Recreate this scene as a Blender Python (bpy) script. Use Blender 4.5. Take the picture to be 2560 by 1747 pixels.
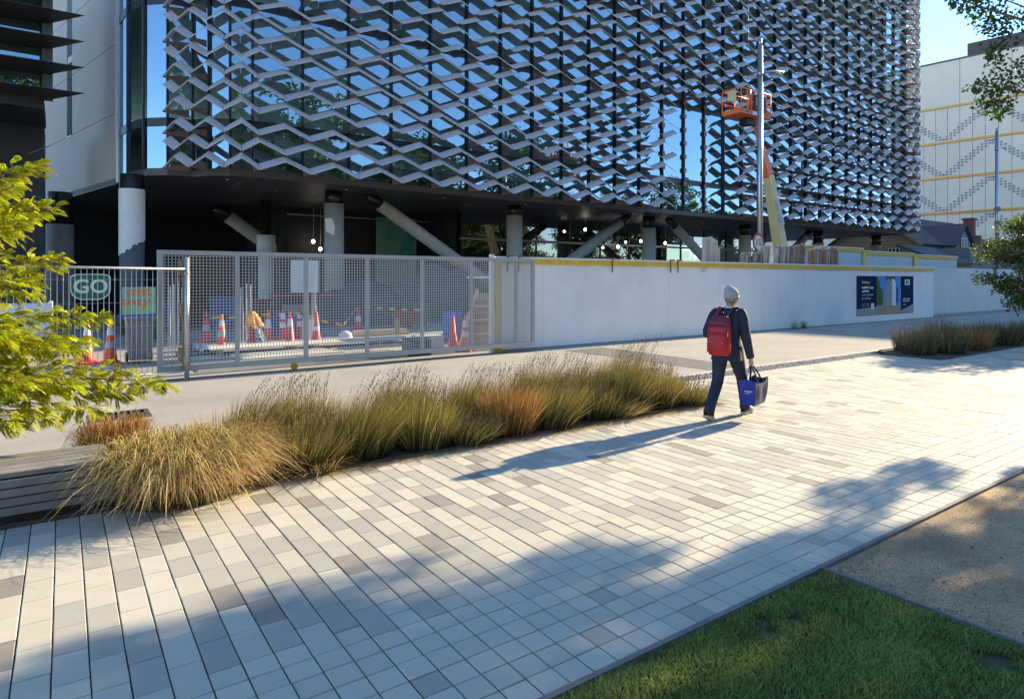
import bpy, bmesh, math, random
from mathutils import Vector, Matrix, noise as mnoise
R = random.Random(7)
rad = math.radians
for o in list(bpy.data.objects): bpy.data.objects.remove(o)
SC = bpy.context.scene
COL = SC.collection
# ------------------------------------------------------------------ camera
CAM_H = 1.90; FPX = 1597.0; HORIZ = 699.0; YAW = 35.1
CY, SY = math.cos(rad(YAW)), math.sin(rad(YAW))
cam = bpy.data.cameras.new('camera'); cam_o = bpy.data.objects.new('camera', cam); COL.objects.link(cam_o)
cam_o.location = (0, 0, CAM_H); cam_o.rotation_euler = (rad(90), 0, -rad(YAW))
cam.sensor_width = 36; cam.sensor_fit = 'HORIZONTAL'; cam.lens = 36 * FPX / 2560
cam.shift_y = -(873.5 - HORIZ) / 2560
cam.clip_start = 0.05; cam.clip_end = 2000
SC.camera = cam_o
# ------------------------------------------------------------------ sky and sun
SUN_EL, SUN_AZ = 21.8, 3.0            # azimuth measured from +X towards +Y
W = bpy.data.worlds.new('World'); SC.world = W; W.use_nodes = True
wn = W.node_tree.nodes; wn.clear()
sky = wn.new('ShaderNodeTexSky'); sky.sky_type = 'NISHITA'; sky.sun_disc = False
sky.sun_elevation = rad(SUN_EL); sky.sun_rotation = rad(90 - SUN_AZ)
sky.altitude = 0; sky.air_density = 1.0; sky.dust_density = 0.0; sky.ozone_density = 4.4
bg = wn.new('ShaderNodeBackground'); bg.inputs[1].default_value = 0.135
wo = wn.new('ShaderNodeOutputWorld')
W.node_tree.links.new(sky.outputs[0], bg.inputs[0]); W.node_tree.links.new(bg.outputs[0], wo.inputs[0])
sun = bpy.data.lights.new('sun', 'SUN'); sun.energy = 4.3; sun.angle = rad(0.53); sun.color = (1, .84, .57)
sun_o = bpy.data.objects.new('sun', sun); COL.objects.link(sun_o)
SD = Vector((math.cos(rad(SUN_EL)) * math.cos(rad(SUN_AZ)), math.cos(rad(SUN_EL)) * math.sin(rad(SUN_AZ)), math.sin(rad(SUN_EL))))
sun_o.rotation_euler = SD.to_track_quat('Z', 'Y').to_euler(); sun_o.location = (60, 0, 40)
SC.view_settings.view_transform = 'Standard'; SC.view_settings.look = 'None'
SC.view_settings.exposure = 1.52; SC.view_settings.gamma = 1.0
SC.view_settings.use_curve_mapping = False
SC.render.engine = 'CYCLES'
SC.cycles.max_bounces = 8; SC.cycles.transparent_max_bounces = 16; SC.cycles.use_denoising = True
SC.cycles.caustics_reflective = True; SC.cycles.sample_clamp_indirect = 6.0; SC.cycles.caustics_refractive = False

# survey helpers: real positions from measured bearings
def xat(px, Y):
    u = (px - 1280) / FPX; return Y * (SY + CY * u) / (CY - SY * u)
def zat(px, py, Y):
    u = (px - 1280) / FPX; return CAM_H + (HORIZ - py) / FPX * Y / (CY - SY * u)
def proj(p):
    x, y, z = p; d = SY * x + CY * y; r = CY * x - SY * y
    return (1280 + FPX * r / d, HORIZ + FPX * (CAM_H - z) / d, d) if d > .05 else (-9e9, -9e9, d)

# ------------------------------------------------------------------ materials
MT = {}
def mat(name, col, rough=.65, var=.12, scale=4., bump=0., bscale=60., metal=0., spec=.5, rand=0., trans=0., uvgrad=None, speck=0., speck_scale=300., emit=None, streak=0., coords='Object', tint=None):
    if name in MT: return MT[name]
    m = bpy.data.materials.new(name); m.use_nodes = True; MT[name] = m
    nt = m.node_tree; N = nt.nodes; L = nt.links; N.clear()
    out = N.new('ShaderNodeOutputMaterial'); b = N.new('ShaderNodeBsdfPrincipled')
    b.inputs['Roughness'].default_value = rough; b.inputs['Metallic'].default_value = metal
    b.inputs['Specular IOR Level'].default_value = spec
    tc = N.new('ShaderNodeTexCoord'); co = tc.outputs[coords]
    c = None
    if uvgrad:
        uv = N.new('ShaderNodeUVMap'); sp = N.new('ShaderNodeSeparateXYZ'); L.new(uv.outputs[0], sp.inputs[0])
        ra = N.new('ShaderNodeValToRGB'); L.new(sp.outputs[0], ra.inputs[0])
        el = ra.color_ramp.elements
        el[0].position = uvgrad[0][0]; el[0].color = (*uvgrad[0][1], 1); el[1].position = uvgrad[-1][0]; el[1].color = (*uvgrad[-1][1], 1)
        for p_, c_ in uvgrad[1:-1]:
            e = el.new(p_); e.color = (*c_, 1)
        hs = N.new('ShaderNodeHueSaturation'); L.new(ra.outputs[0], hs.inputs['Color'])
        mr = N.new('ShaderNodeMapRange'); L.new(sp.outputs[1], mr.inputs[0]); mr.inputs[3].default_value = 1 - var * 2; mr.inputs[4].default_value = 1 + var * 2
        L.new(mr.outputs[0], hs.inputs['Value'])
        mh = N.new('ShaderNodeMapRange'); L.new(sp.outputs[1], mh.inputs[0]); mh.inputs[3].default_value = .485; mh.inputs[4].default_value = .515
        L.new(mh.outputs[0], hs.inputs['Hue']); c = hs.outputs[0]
    else:
        no = N.new('ShaderNodeTexNoise'); no.inputs['Scale'].default_value = scale; no.inputs['Detail'].default_value = 6; no.inputs['Roughness'].default_value = .6
        L.new(co, no.inputs['Vector'])
        mr = N.new('ShaderNodeMapRange'); L.new(no.outputs[0], mr.inputs[0]); mr.inputs[1].default_value = .25; mr.inputs[2].default_value = .75
        mr.inputs[3].default_value = 1 - var; mr.inputs[4].default_value = 1 + var
        mx = N.new('ShaderNodeVectorMath'); mx.operation = 'SCALE'; mx.inputs[0].default_value = col; L.new(mr.outputs[0], mx.inputs['Scale'])
        c = mx.outputs[0]
        if tint:
            n5 = N.new('ShaderNodeTexNoise'); n5.inputs['Scale'].default_value = tint[1]; n5.inputs['Detail'].default_value = 4; L.new(co, n5.inputs['Vector'])
            r5 = N.new('ShaderNodeMapRange'); L.new(n5.outputs[0], r5.inputs[0]); r5.inputs[1].default_value = tint[2]; r5.inputs[2].default_value = tint[3]
            m5 = N.new('ShaderNodeMix'); m5.data_type = 'RGBA'; L.new(r5.outputs[0], m5.inputs[0]); L.new(c, m5.inputs[6]); m5.inputs[7].default_value = (*tint[0], 1); c = m5.outputs[2]
        if streak:
            mp = N.new('ShaderNodeMapping'); mp.inputs['Scale'].default_value = (6, 6, .35); L.new(co, mp.inputs[0])
            n3 = N.new('ShaderNodeTexNoise'); n3.inputs['Scale'].default_value = 1.3; n3.inputs['Detail'].default_value = 5; L.new(mp.outputs[0], n3.inputs['Vector'])
            r3 = N.new('ShaderNodeMapRange'); L.new(n3.outputs[0], r3.inputs[0]); r3.inputs[1].default_value = .35; r3.inputs[2].default_value = .7; r3.inputs[3].default_value = 1 - streak; r3.inputs[4].default_value = 1.0
            m3 = N.new('ShaderNodeVectorMath'); m3.operation = 'SCALE'; L.new(c, m3.inputs[0]); L.new(r3.outputs[0], m3.inputs['Scale']); c = m3.outputs[0]
    if speck:
        n2 = N.new('ShaderNodeTexNoise'); n2.inputs['Scale'].default_value = speck_scale; n2.inputs['Detail'].default_value = 1; L.new(co, n2.inputs['Vector'])
        r2 = N.new('ShaderNodeMapRange'); L.new(n2.outputs[0], r2.inputs[0]); r2.inputs[1].default_value = .3; r2.inputs[2].default_value = .7
        r2.inputs[3].default_value = 1 - speck; r2.inputs[4].default_value = 1 + speck
        m2 = N.new('ShaderNodeVectorMath'); m2.operation = 'SCALE'; L.new(c, m2.inputs[0]); L.new(r2.outputs[0], m2.inputs['Scale']); c = m2.outputs[0]
    if rand:
        oi = N.new('ShaderNodeObjectInfo'); r4 = N.new('ShaderNodeMapRange'); L.new(oi.outputs['Random'], r4.inputs[0]); r4.inputs[3].default_value = 1 - rand; r4.inputs[4].default_value = 1 + rand
        m4 = N.new('ShaderNodeVectorMath'); m4.operation = 'SCALE'; L.new(c, m4.inputs[0]); L.new(r4.outputs[0], m4.inputs['Scale']); c = m4.outputs[0]
    L.new(c, b.inputs['Base Color'])
    if bump:
        nb = N.new('ShaderNodeTexNoise'); nb.inputs['Scale'].default_value = bscale; nb.inputs['Detail'].default_value = 4; L.new(co, nb.inputs['Vector'])
        bu = N.new('ShaderNodeBump'); bu.inputs['Strength'].default_value = bump; bu.inputs['Distance'].default_value = .02
        L.new(nb.outputs[0], bu.inputs['Height']); L.new(bu.outputs[0], b.inputs['Normal'])
    sh = b.outputs[0]
    if emit:
        b.inputs['Emission Color'].default_value = (*emit[0], 1); b.inputs['Emission Strength'].default_value = emit[1]
    if trans:
        t = N.new('ShaderNodeBsdfTranslucent'); L.new(c, t.inputs[0])
        mi = N.new('ShaderNodeMixShader'); mi.inputs[0].default_value = trans; L.new(sh, mi.inputs[1]); L.new(t.outputs[0], mi.inputs[2]); sh = mi.outputs[0]
    L.new(sh, out.inputs[0])
    return m
def glass_mat(name, tint=(.45, .62, .60), base=.3, gloss=(.9, .95, 1), rough=.004, wave=.0):
    if name in MT: return MT[name]
    m = bpy.data.materials.new(name); m.use_nodes = True; MT[name] = m
    nt = m.node_tree; N = nt.nodes; L = nt.links; N.clear()
    out = N.new('ShaderNodeOutputMaterial'); t = N.new('ShaderNodeBsdfTransparent'); t.inputs[0].default_value = (*tint, 1)
    g = N.new('ShaderNodeBsdfGlossy'); g.inputs[0].default_value = (*gloss, 1); g.inputs['Roughness'].default_value = rough
    lw = N.new('ShaderNodeLayerWeight'); lw.inputs[0].default_value = .3
    mr = N.new('ShaderNodeMapRange'); L.new(lw.outputs['Fresnel'], mr.inputs[0]); mr.inputs[1].default_value = 0; mr.inputs[2].default_value = 1; mr.inputs[3].default_value = base; mr.inputs[4].default_value = 1
    if wave:
        tc = N.new('ShaderNodeTexCoord'); no = N.new('ShaderNodeTexNoise'); no.inputs['Scale'].default_value = .45; no.inputs['Detail'].default_value = 1; L.new(tc.outputs['Object'], no.inputs['Vector'])
        bu = N.new('ShaderNodeBump'); bu.inputs['Strength'].default_value = wave; bu.inputs['Distance'].default_value = .05; L.new(no.outputs[0], bu.inputs['Height']); L.new(bu.outputs[0], g.inputs['Normal'])
    mi = N.new('ShaderNodeMixShader'); L.new(mr.outputs[0], mi.inputs[0]); L.new(t.outputs[0], mi.inputs[1]); L.new(g.outputs[0], mi.inputs[2]); L.new(mi.outputs[0], out.inputs[0])
    return m

# ------------------------------------------------------------------ mesh building
class MB:
    def __init__(s): s.v = []; s.f = []; s.m = []; s.uv = None
    def quad(s, a, b, c, d, m=0):
        n = len(s.v); s.v += [tuple(a), tuple(b), tuple(c), tuple(d)]; s.f.append((n, n+1, n+2, n+3)); s.m.append(m); return s
    def poly(s, pts, m=0):
        n = len(s.v); s.v += [tuple(p) for p in pts]; s.f.append(tuple(range(n, n + len(pts)))); s.m.append(m); return s
    def hexa(s, p, m=0, mf=None):     # p: 8 corners, bottom 0-3 ccw, top 4-7
        n = len(s.v); s.v += [tuple(q) for q in p]
        for i, f in enumerate(((3, 2, 1, 0), (4, 5, 6, 7), (0, 1, 5, 4), (1, 2, 6, 5), (2, 3, 7, 6), (3, 0, 4, 7))):
            s.f.append(tuple(n + k for k in f)); s.m.append(mf[i] if mf else m)
        return s
    def box(s, x0, y0, z0, x1, y1, z1, m=0):
        return s.hexa([(x0, y0, z0), (x1, y0, z0), (x1, y1, z0), (x0, y1, z0), (x0, y0, z1), (x1, y0, z1), (x1, y1, z1), (x0, y1, z1)], m)
    def bbox(s, x0, y0, z0, x1, y1, z1, c=.01, m=0):   # box with chamfered vertical and top edges
        def ring(z, i):
            return [(x0+i, y0+c, z), (x0+c, y0+i, z), (x1-c, y0+i, z), (x1-i, y0+c, z), (x1-i, y1-c, z), (x1-c, y1-i, z), (x0+c, y1-i, z), (x0+i, y1-c, z)]
        n = len(s.v); rs = [ring(z0, 0), ring(z1 - c, 0), ring(z1, c * .9)]
        for r in rs: s.v += r
        s.f.append(tuple(n + 7 - k for k in range(8))); s.m.append(m)
        for j in range(2):
            for k in range(8):
                s.f.append((n+j*8+k, n+j*8+(k+1) % 8, n+j*8+8+(k+1) % 8, n+j*8+8+k)); s.m.append(m)
        s.f.append(tuple(n + 16 + k for k in range(8))); s.m.append(m); return s
    def bar(s, p0, p1, w, h=None, up=(0, 0, 1), m=0):   # rectangular bar between two points
        h = h or w; p0 = Vector(p0); p1 = Vector(p1); d = (p1 - p0).normalized(); up = Vector(up)
        if abs(d.dot(up)) > .98: up = Vector((1, 0, 0))
        a = d.cross(up).normalized() * w / 2; b = a.cross(d).normalized() * h / 2
        return s.hexa([p0-a-b, p0+a-b, p0+a+b, p0-a+b, p1-a-b, p1+a-b, p1+a+b, p1-a+b], m)
    def tube(s, pts, rs, n=10, cap=True, m=0):
        pts = [Vector(p) for p in pts]; rs = rs if isinstance(rs, (list, tuple)) else [rs] * len(pts)
        base = len(s.v); up = Vector((0, 0, 1)); prev = None
        for i, p in enumerate(pts):
            d = (pts[min(i+1, len(pts)-1)] - pts[max(i-1, 0)])
            d = d.normalized() if d.length > 1e-9 else Vector((0, 0, 1))
            if prev is None:
                a = d.cross(up)
                if a.length < .05: a = d.cross(Vector((0, 1, 0)))
            else:
                a = prev - d * prev.dot(d)
            a.normalize(); prev = a; b = d.cross(a)
            r = rs[i]; ra, rb = (r if isinstance(r, tuple) else (r, r))
            for k in range(n):
                t = 2 * math.pi * k / n; q = p + a * (ra * math.cos(t)) + b * (rb * math.sin(t)); s.v.append(tuple(q))
        for i in range(len(pts) - 1):
            for k in range(n):
                s.f.append((base+i*n+k, base+i*n+(k+1) % n, base+(i+1)*n+(k+1) % n, base+(i+1)*n+k)); s.m.append(m)
        if cap:
            s.f.append(tuple(base + n - 1 - k for k in range(n))); s.m.append(m)
            e = base + (len(pts) - 1) * n; s.f.append(tuple(e + k for k in range(n))); s.m.append(m)
        return s
    def loft(s, rings, cap=True, m=0):   # rings: equal-length point lists
        base = len(s.v); n = len(rings[0])
        for r in rings: s.v += [tuple(p) for p in r]
        for i in range(len(rings) - 1):
            for k in range(n):
                s.f.append((base+i*n+k, base+i*n+(k+1) % n, base+(i+1)*n+(k+1) % n, base+(i+1)*n+k)); s.m.append(m)
        if cap:
            s.f.append(tuple(base + n - 1 - k for k in range(n))); s.m.append(m)
            e = base + (len(rings) - 1) * n; s.f.append(tuple(e + k for k in range(n))); s.m.append(m)
        return s
    def lathe(s, prof, c=(0, 0, 0), n=16, m=0, cap=True):   # prof: (r, z)
        return s.loft([[(c[0] + r * math.cos(2*math.pi*k/n), c[1] + r * math.sin(2*math.pi*k/n), c[2] + z) for k in range(n)] for r, z in prof], cap, m)
    def prism(s, pts, z0, z1, m=0):      # xy polygon
        n = len(pts); b = len(s.v); s.v += [(x, y, z0) for x, y in pts] + [(x, y, z1) for x, y in pts]
        s.f.append(tuple(b + n - 1 - k for k in range(n))); s.m.append(m); s.f.append(tuple(b + n + k for k in range(n))); s.m.append(m)
        for k in range(n): s.f.append((b+k, b+(k+1) % n, b+n+(k+1) % n, b+n+k)); s.m.append(m)
        return s
    def prism_y(s, pts, y0, y1, m=0):    # xz polygon
        n = len(pts); b = len(s.v); s.v += [(x, y0, z) for x, z in pts] + [(x, y1, z) for x, z in pts]
        s.f.append(tuple(b + k for k in range(n))); s.m.append(m); s.f.append(tuple(b + 2 * n - 1 - k for k in range(n))); s.m.append(m)
        for k in range(n): s.f.append((b+(k+1) % n, b+k, b+n+k, b+n+(k+1) % n)); s.m.append(m)
        return s
    def prism_x(s, pts, x0, x1, m=0):    # yz polygon
        n = len(pts); b = len(s.v); s.v += [(x0, y, z) for y, z in pts] + [(x1, y, z) for y, z in pts]
        s.f.append(tuple(b + n - 1 - k for k in range(n))); s.m.append(m); s.f.append(tuple(b + n + k for k in range(n))); s.m.append(m)
        for k in range(n): s.f.append((b+k, b+(k+1) % n, b+n+(k+1) % n, b+n+k)); s.m.append(m)
        return s
    def mesh(s, name, mats, smooth=False, uvs=None):
        me = bpy.data.meshes.new(name); me.from_pydata(s.v, [], s.f)
        mats = mats if isinstance(mats, (list, tuple)) else [mats]
        for q in mats: me.materials.append(q)
        if len(mats) > 1: me.polygons.foreach_set('material_index', s.m)
        if smooth: me.polygons.foreach_set('use_smooth', [True] * len(s.f))
        if s.uv:
            ul = me.uv_layers.new(name='UVMap'); fl = []
            for p in s.f:
                for i in p: fl += s.uv[i]
            ul.data.foreach_set('uv', fl)
        me.update(); return me
    def build(s, name, mats, parent=None, smooth=False, **k):
        return link(name, s.mesh(name, mats, smooth), parent, **k)
def link(name, me, parent=None, loc=None, rot=None, scale=None, kind=None):
    o = bpy.data.objects.new(name, me); COL.objects.link(o)
    if loc is not None: o.location = loc
    if rot is not None: o.rotation_euler = rot
    if scale is not None: o.scale = scale
    if parent is not None:
        o.parent = parent
        if parent.get('_w'): o.matrix_parent_inverse = Matrix.Translation(-Vector(parent['_w']))
    if kind: o['kind'] = kind
    return o
def thing(name, label, cat, loc=(0, 0, 0), group=None, world=True, rotz=0):
    """Empty at a thing's base; world=True: its parts are given in world coordinates"""
    o = bpy.data.objects.new(name, None); COL.objects.link(o); o.location = loc; o.rotation_euler = (0, 0, rotz)
    o.empty_display_size = .2
    o['label'] = label; o['category'] = cat
    if group: o['group'] = group
    if world and tuple(loc) != (0, 0, 0): o['_w'] = tuple(loc)
    return o
def tag(o, label, cat, group=None):
    o['label'] = label; o['category'] = cat
    if group: o['group'] = group
    return o
def dup(root, loc, rotz=0., label=None, scale=None):
    def cp(o, parent):
        c = o.copy(); COL.objects.link(c); c.parent = parent
        for ch in o.children: cp(ch, c)
        return c
    r = cp(root, None); r.location = loc; r.rotation_euler = (0, 0, rotz)
    if scale: r.scale = (scale,) * 3
    if label: r['label'] = label
    return r
def struct(name, mb, m, smooth=False):
    o = mb.build(name, m, None, smooth); o['kind'] = 'structure'; return o
def text(name, body, size, m, parent, loc, rot, depth=.002, align='CENTER', bold=0., xs=1.):
    cu = bpy.data.curves.new('t', 'FONT'); cu.body = body; cu.size = size; cu.align_x = align; cu.align_y = 'CENTER'; cu.extrude = depth; cu.offset = bold; cu.resolution_u = 4
    o = bpy.data.objects.new('t', cu); COL.objects.link(o)
    bpy.context.view_layer.update()
    me = bpy.data.meshes.new_from_object(o.evaluated_get(bpy.context.evaluated_depsgraph_get()))
    bpy.data.objects.remove(o); bpy.data.curves.remove(cu)
    me.name = name; me.materials.clear(); me.materials.append(m)
    return link(name, me, parent, loc=loc, rot=rot, scale=(xs, 1, 1))
FACE_S = (rad(90), 0, 0)    # text standing up, read from -Y

def leaf_cloud(mb, pts, size, rng, aspect=.5, droop=.0, jitter=.3):
    """one pointed leaf (two triangles folded on the midrib) for every point of pts"""
    if mb.uv is None: mb.uv = []
    for p in pts:
        s = size * (1 + jitter * rng.uniform(-1, 1)); d = Vector((rng.gauss(0, 1), rng.gauss(0, 1), rng.gauss(0, .7) - droop)).normalized()
        e = Vector((rng.gauss(0, 1), rng.gauss(0, 1), rng.gauss(0, 1))); w = d.cross(e)
        if w.length < .05: continue
        w = w.normalized() * s * aspect; d = d * s; p = Vector(p); up = d.cross(w).normalized() * s * .12
        n = len(mb.v); mb.v += [tuple(p), tuple(p + d * .5 + w * .5 + up), tuple(p + d), tuple(p + d * .5 - w * .5 + up)]
        mb.f += [(n, n+1, n+2), (n, n+2, n+3)]; mb.m += [0, 0]; r = rng.random(); mb.uv += [(0, r), (.5, r), (1, r), (.5, r)]
def blade(mb, p, h, lean, w, rng, curl=.5, segs=4, droop=0.):
    """grass blade: curved tapering ribbon; lean=(dx,dy) of its tip"""
    if mb.uv is None: mb.uv = []
    a = rng.uniform(0, 6.28); wx, wy = math.cos(a) * w / 2, math.sin(a) * w / 2; r = rng.random(); n = len(mb.v)
    for i in range(segs + 1):
        t = i / segs; k = t * t * curl + t * (1 - curl); x = p[0] + lean[0] * k; y = p[1] + lean[1] * k
        z = p[2] + h * ((t - .22 * curl * t * t * t) * (1 - droop) + droop * (2.3 * t - 2.0 * t * t)); q = (1 - t) ** .5 * .9 + .1
        mb.v += [(x - wx * q, y - wy * q, z), (x + wx * q, y + wy * q, z)]; mb.uv += [(t, r), (t, r)]
    for i in range(segs):
        mb.f.append((n+2*i, n+2*i+1, n+2*i+3, n+2*i+2)); mb.m.append(0)
# ================================================================== ground, paving, road
m_soil = mat('soil', (.09, .07, .05), .95, .35, 9, .8, 60)
m_asph = mat('road asphalt', (.38, .345, .295), .9, .10, .7, .35, 260, speck=.22, speck_scale=230, tint=((.30, .275, .24), .5, .52, .75))
m_asph2 = mat('asphalt patch', (.17, .16, .15), .9, .12, 2, .5, 240, speck=.3, speck_scale=200)
m_conc = mat('concrete', (.42, .40, .36), .85, .12, 2.5, .2, 120, speck=.1)
m_site = mat('site slab', (.30, .285, .26), .9, .3, .8, .3, 60, speck=.12, speck_scale=120)
m_bed = mat('joint sand', (.055, .05, .048), .95, .3, 30)
m_pl = mat('paver light', (.535, .485, .385), .8, .05, 8, .12, 320, rand=.06, speck=.17, speck_scale=190)
m_pm = mat('paver grey', (.405, .375, .31), .8, .06, 8, .12, 320, rand=.07, speck=.1, speck_scale=220)
m_pd = mat('paver taupe', (.275, .245, .205), .8, .06, 8, .12, 320, rand=.06, speck=.06, speck_scale=220)
m_dirt = mat('dirt', (.50, .345, .195), .95, .22, 3.0, .9, 90, speck=.35, speck_scale=90, tint=((.28, .195, .11), 1.1, .5, .68))
m_turf = mat('turf soil', (.065, .075, .03), .95, .4, 14, .6, 80)
m_edge = mat('edging', (.20, .185, .165), .85, .2, 8, .3, 90)
m_steel_dark = mat('weathered steel', (.085, .06, .045), .75, .35, 9, .2, 50)
struct('ground', MB().quad((-400, -400, -.07), (500, -400, -.07), (500, 500, -.07), (-400, 500, -.07)), mat('far ground', (.2, .19, .16), .95, .2, .2))
struct('road', MB().quad((-90, 8.5, -.012), (160, 8.5, -.012), (160, 13.96, -.012), (-90, 13.96, -.012)), m_asph)
struct('road_patch', MB().poly([(11.15, 8.62, -.008), (12.35, 8.62, -.008), (12.5, 13.3, -.008), (11.05, 13.3, -.008)]), m_asph2)
struct('site_ground', MB().quad((-60, 13.97, -.02), (110, 13.97, -.02), (110, 90, -.02), (-60, 90, -.02)), m_site)
struct('lawn_soil', MB().quad((-40, -40, -.02), (4.094, -40, -.02), (4.094, 2.267, -.02), (-40, 2.267, -.02)), m_turf)
# dirt path as a gently uneven sheet
mb = MB(); nx, ny = 60, 30
for j in range(ny + 1):
    for i in range(nx + 1):
        x = 4.12 + (i / nx) ** 1.6 * 46; y = 2.266 - (j / ny) ** 1.6 * 30
        h = (mnoise.noise((x * 1.7, y * 1.7, 0)) * .012 + mnoise.noise((x * 6, y * 6, 3)) * .004) * min(1, (x - 4.1) * 4, (2.29 - y) * 4)
        mb.v.append((x, y, -.016 + h))
for j in range(ny):
    for i in range(nx): a = j * (nx + 1) + i; mb.f.append((a, a + nx + 1, a + nx + 2, a + 1)); mb.m.append(0)
struct('dirt_path', mb, m_dirt, True)
struct('path_edging', MB().box(-40, 2.268, -.06, 60, 2.298, .006), m_edge)
struct('lawn_edging', MB().box(4.095, -30, -.06, 4.112, 2.266, .008), m_edge)
# --- paved path: individual pavers
path = struct('paved_path', MB().poly([(-8, 2.30, -.009), (60, 2.30, -.009), (60, 7.88, -.009), (-8, 7.88, -.009)]), m_bed)
PW, PL = .1545, .302
def paver_mesh(nm, w, l, m, jx=.0034, jy=.0022):
    b = MB(); x0, y0, x1, y1 = jx, jy, w - jx, l - jy; c = .0035
    n = 0; b.v = [(x0, y0, -.04), (x1, y0, -.04), (x1, y1, -.04), (x0, y1, -.04), (x0, y0, -c), (x1, y0, -c), (x1, y1, -c), (x0, y1, -c), (x0+c, y0+c, 0), (x1-c, y0+c, 0), (x1-c, y1-c, 0), (x0+c, y1-c, 0)]
    b.f = [(0, 1, 5, 4), (1, 2, 6, 5), (2, 3, 7, 6), (3, 0, 4, 7), (4, 5, 9, 8), (5, 6, 10, 9), (6, 7, 11, 10), (7, 4, 8, 11), (8, 9, 10, 11)]; b.m = [0] * 9
    return b, b.mesh(nm, m)
PT = {}
for sz, l in (('half', PL / 2), ('full', PL)):
    for t, m in enumerate((m_pl, m_pm, m_pd)): PT[(sz, t)] = paver_mesh('paver', PW, l, m, jy=.0032 if sz == 'half' else .002)
pav = []
rp = random.Random(21)
for i in range(int((29 + 3.6) / PW)):
    x = -3.6 + i * PW
    yend = 6.19 if x < 8.15 else (7.86 if x < 16.9 else 6.47)
    y = 2.305; j = 0; nh = 6 if i % 2 == 0 else 7
    if rp.random() < .18: nh += 2
    while y < yend - .07:
        if j < nh: sz, l, t = 'half', PL / 2, (0 if rp.random() < .97 else 1)
        else:
            sz, l = 'full', PL; q = rp.random(); t = 0 if q < .47 else (1 if q < .955 else 2)
            if rp.random() < .02: sz, l = 'half', PL / 2
        if y + l > yend + .03: sz, l = 'half', PL / 2
        pav.append((x, y, l, sz, t)); y += l; j += 1
def psize(q):
    x, y, l = q[:3]; c = [proj((x + a * PW, y + b * l, 0)) for a, b in ((0, 0), (1, 0), (1, 1), (0, 1))]
    if any(k[2] < .3 for k in c): return 0
    cx = sum(k[0] for k in c) / 4; cy = sum(k[1] for k in c) / 4
    if not (-40 < cx < 2600 and 600 < cy < 1790): return 0
    return abs(sum(c[k][0] * c[(k+1) % 4][1] - c[(k+1) % 4][0] * c[k][1] for k in range(4))) / 2
pav.sort(key=psize, reverse=True)
rest = MB()
for k, (x, y, l, sz, t) in enumerate(pav):
    dz = rp.uniform(-.0014, .0014); b, me = PT[(sz, t)]
    if k < 300:
        link('paver', me, path, loc=(x, y, dz), rot=(rp.uniform(-.004, .004), rp.uniform(-.006, .006), rp.uniform(-.004, .004)))
    else:
        n = len(rest.v); sx, sy = rp.uniform(-.007, .007), rp.uniform(-.004, .004)
        rest.v += [(x + p[0], y + p[1], p[2] + dz + sx * p[0] + sy * p[1]) for p in b.v]; rest.f += [tuple(n + q for q in f) for f in b.f]; rest.m += [t] * len(b.f)
rest.build('distant_pavers', [m_pl, m_pm, m_pd], path, kind='stuff')
# manhole frame in the paving, cobble drain strip, kerb
cov = MB().box(13.2, 5.0, .001, 13.9, 5.012, .003).box(13.2, 5.69, .001, 13.9, 5.702, .003).box(13.2, 5.012, .001, 13.212, 5.69, .003).box(13.888, 5.012, .001, 13.9, 5.69, .003)
cov.build('cover_frame', mat('galvanised', (.42, .43, .43), .45, .12, 12, metal=.7), path)
kerb = struct('kerb', MB().box(8.75, 8.3, -.06, 60, 8.5, .004), m_conc)
mbk = MB()
for k in range(40): mbk.box(8.75 + k * 1.2, 8.292, .0042, 8.757 + k * 1.2, 8.502, .0052)
mbk.build('kerb_joint', m_bed, kerb)
cob = struct('cobble_strip', MB().quad((8.62, 7.88, -.012), (17, 7.88, -.012), (17, 8.3, -.012), (8.62, 8.3, -.012)), m_bed)
mb = MB(); rc = random.Random(4)
for i in range(98):
    for j in range(5):
        x, y = 8.66 + i * .085 + rc.uniform(-.012, .012), 7.89 + j * .083 + rc.uniform(-.008, .008); s = rc.uniform(.028, .036); z = rc.uniform(.002, .02)
        mb.lathe([(s, -.02), (s, z - .008), (s * .75, z), (s * .3, z + .004)], (x + .04, y + .04, 0), 7)
mb.build('cobbles', mat('cobble', (.36, .34, .30), .8, .2, 6, .3, 80), cob, kind='stuff')
struct('planter_kerb', MB().box(-20, 8.3, -.06, 8.74, 8.5, .004), m_conc)
# drain grate in the road
g = thing('drain_grate', 'cast iron drain grate set in the road behind the bench', 'grate', (.5, 10.4, -.01))
m_iron = mat('cast iron', (.10, .095, .09), .6, .3, 20, metal=.4)
MB().box(.30, 10.2, -.03, 1.02, 10.26, .004).box(.30, 10.74, -.03, 1.02, 10.8, .004).box(.30, 10.26, -.03, .36, 10.74, .004).box(.96, 10.26, -.03, 1.02, 10.74, .004).build('frame', m_iron, g)
for k in range(7): MB().box(.40 + k * .078, 10.262, -.03, .432 + k * .078, 10.738, .002).build('bar', m_iron, g)
MB().box(.362, 10.48, -.02, .958, 10.52, .0005).build('cross_bar', m_iron, g)
MB().quad((.36, 10.26, -.0115), (.96, 10.26, -.0115), (.96, 10.74, -.0115), (.36, 10.74, -.0115)).build('pit_shade', mat('pit black', (.01, .01, .01), .9), g)  # flat black sheet standing in for the shade down the drain
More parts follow.
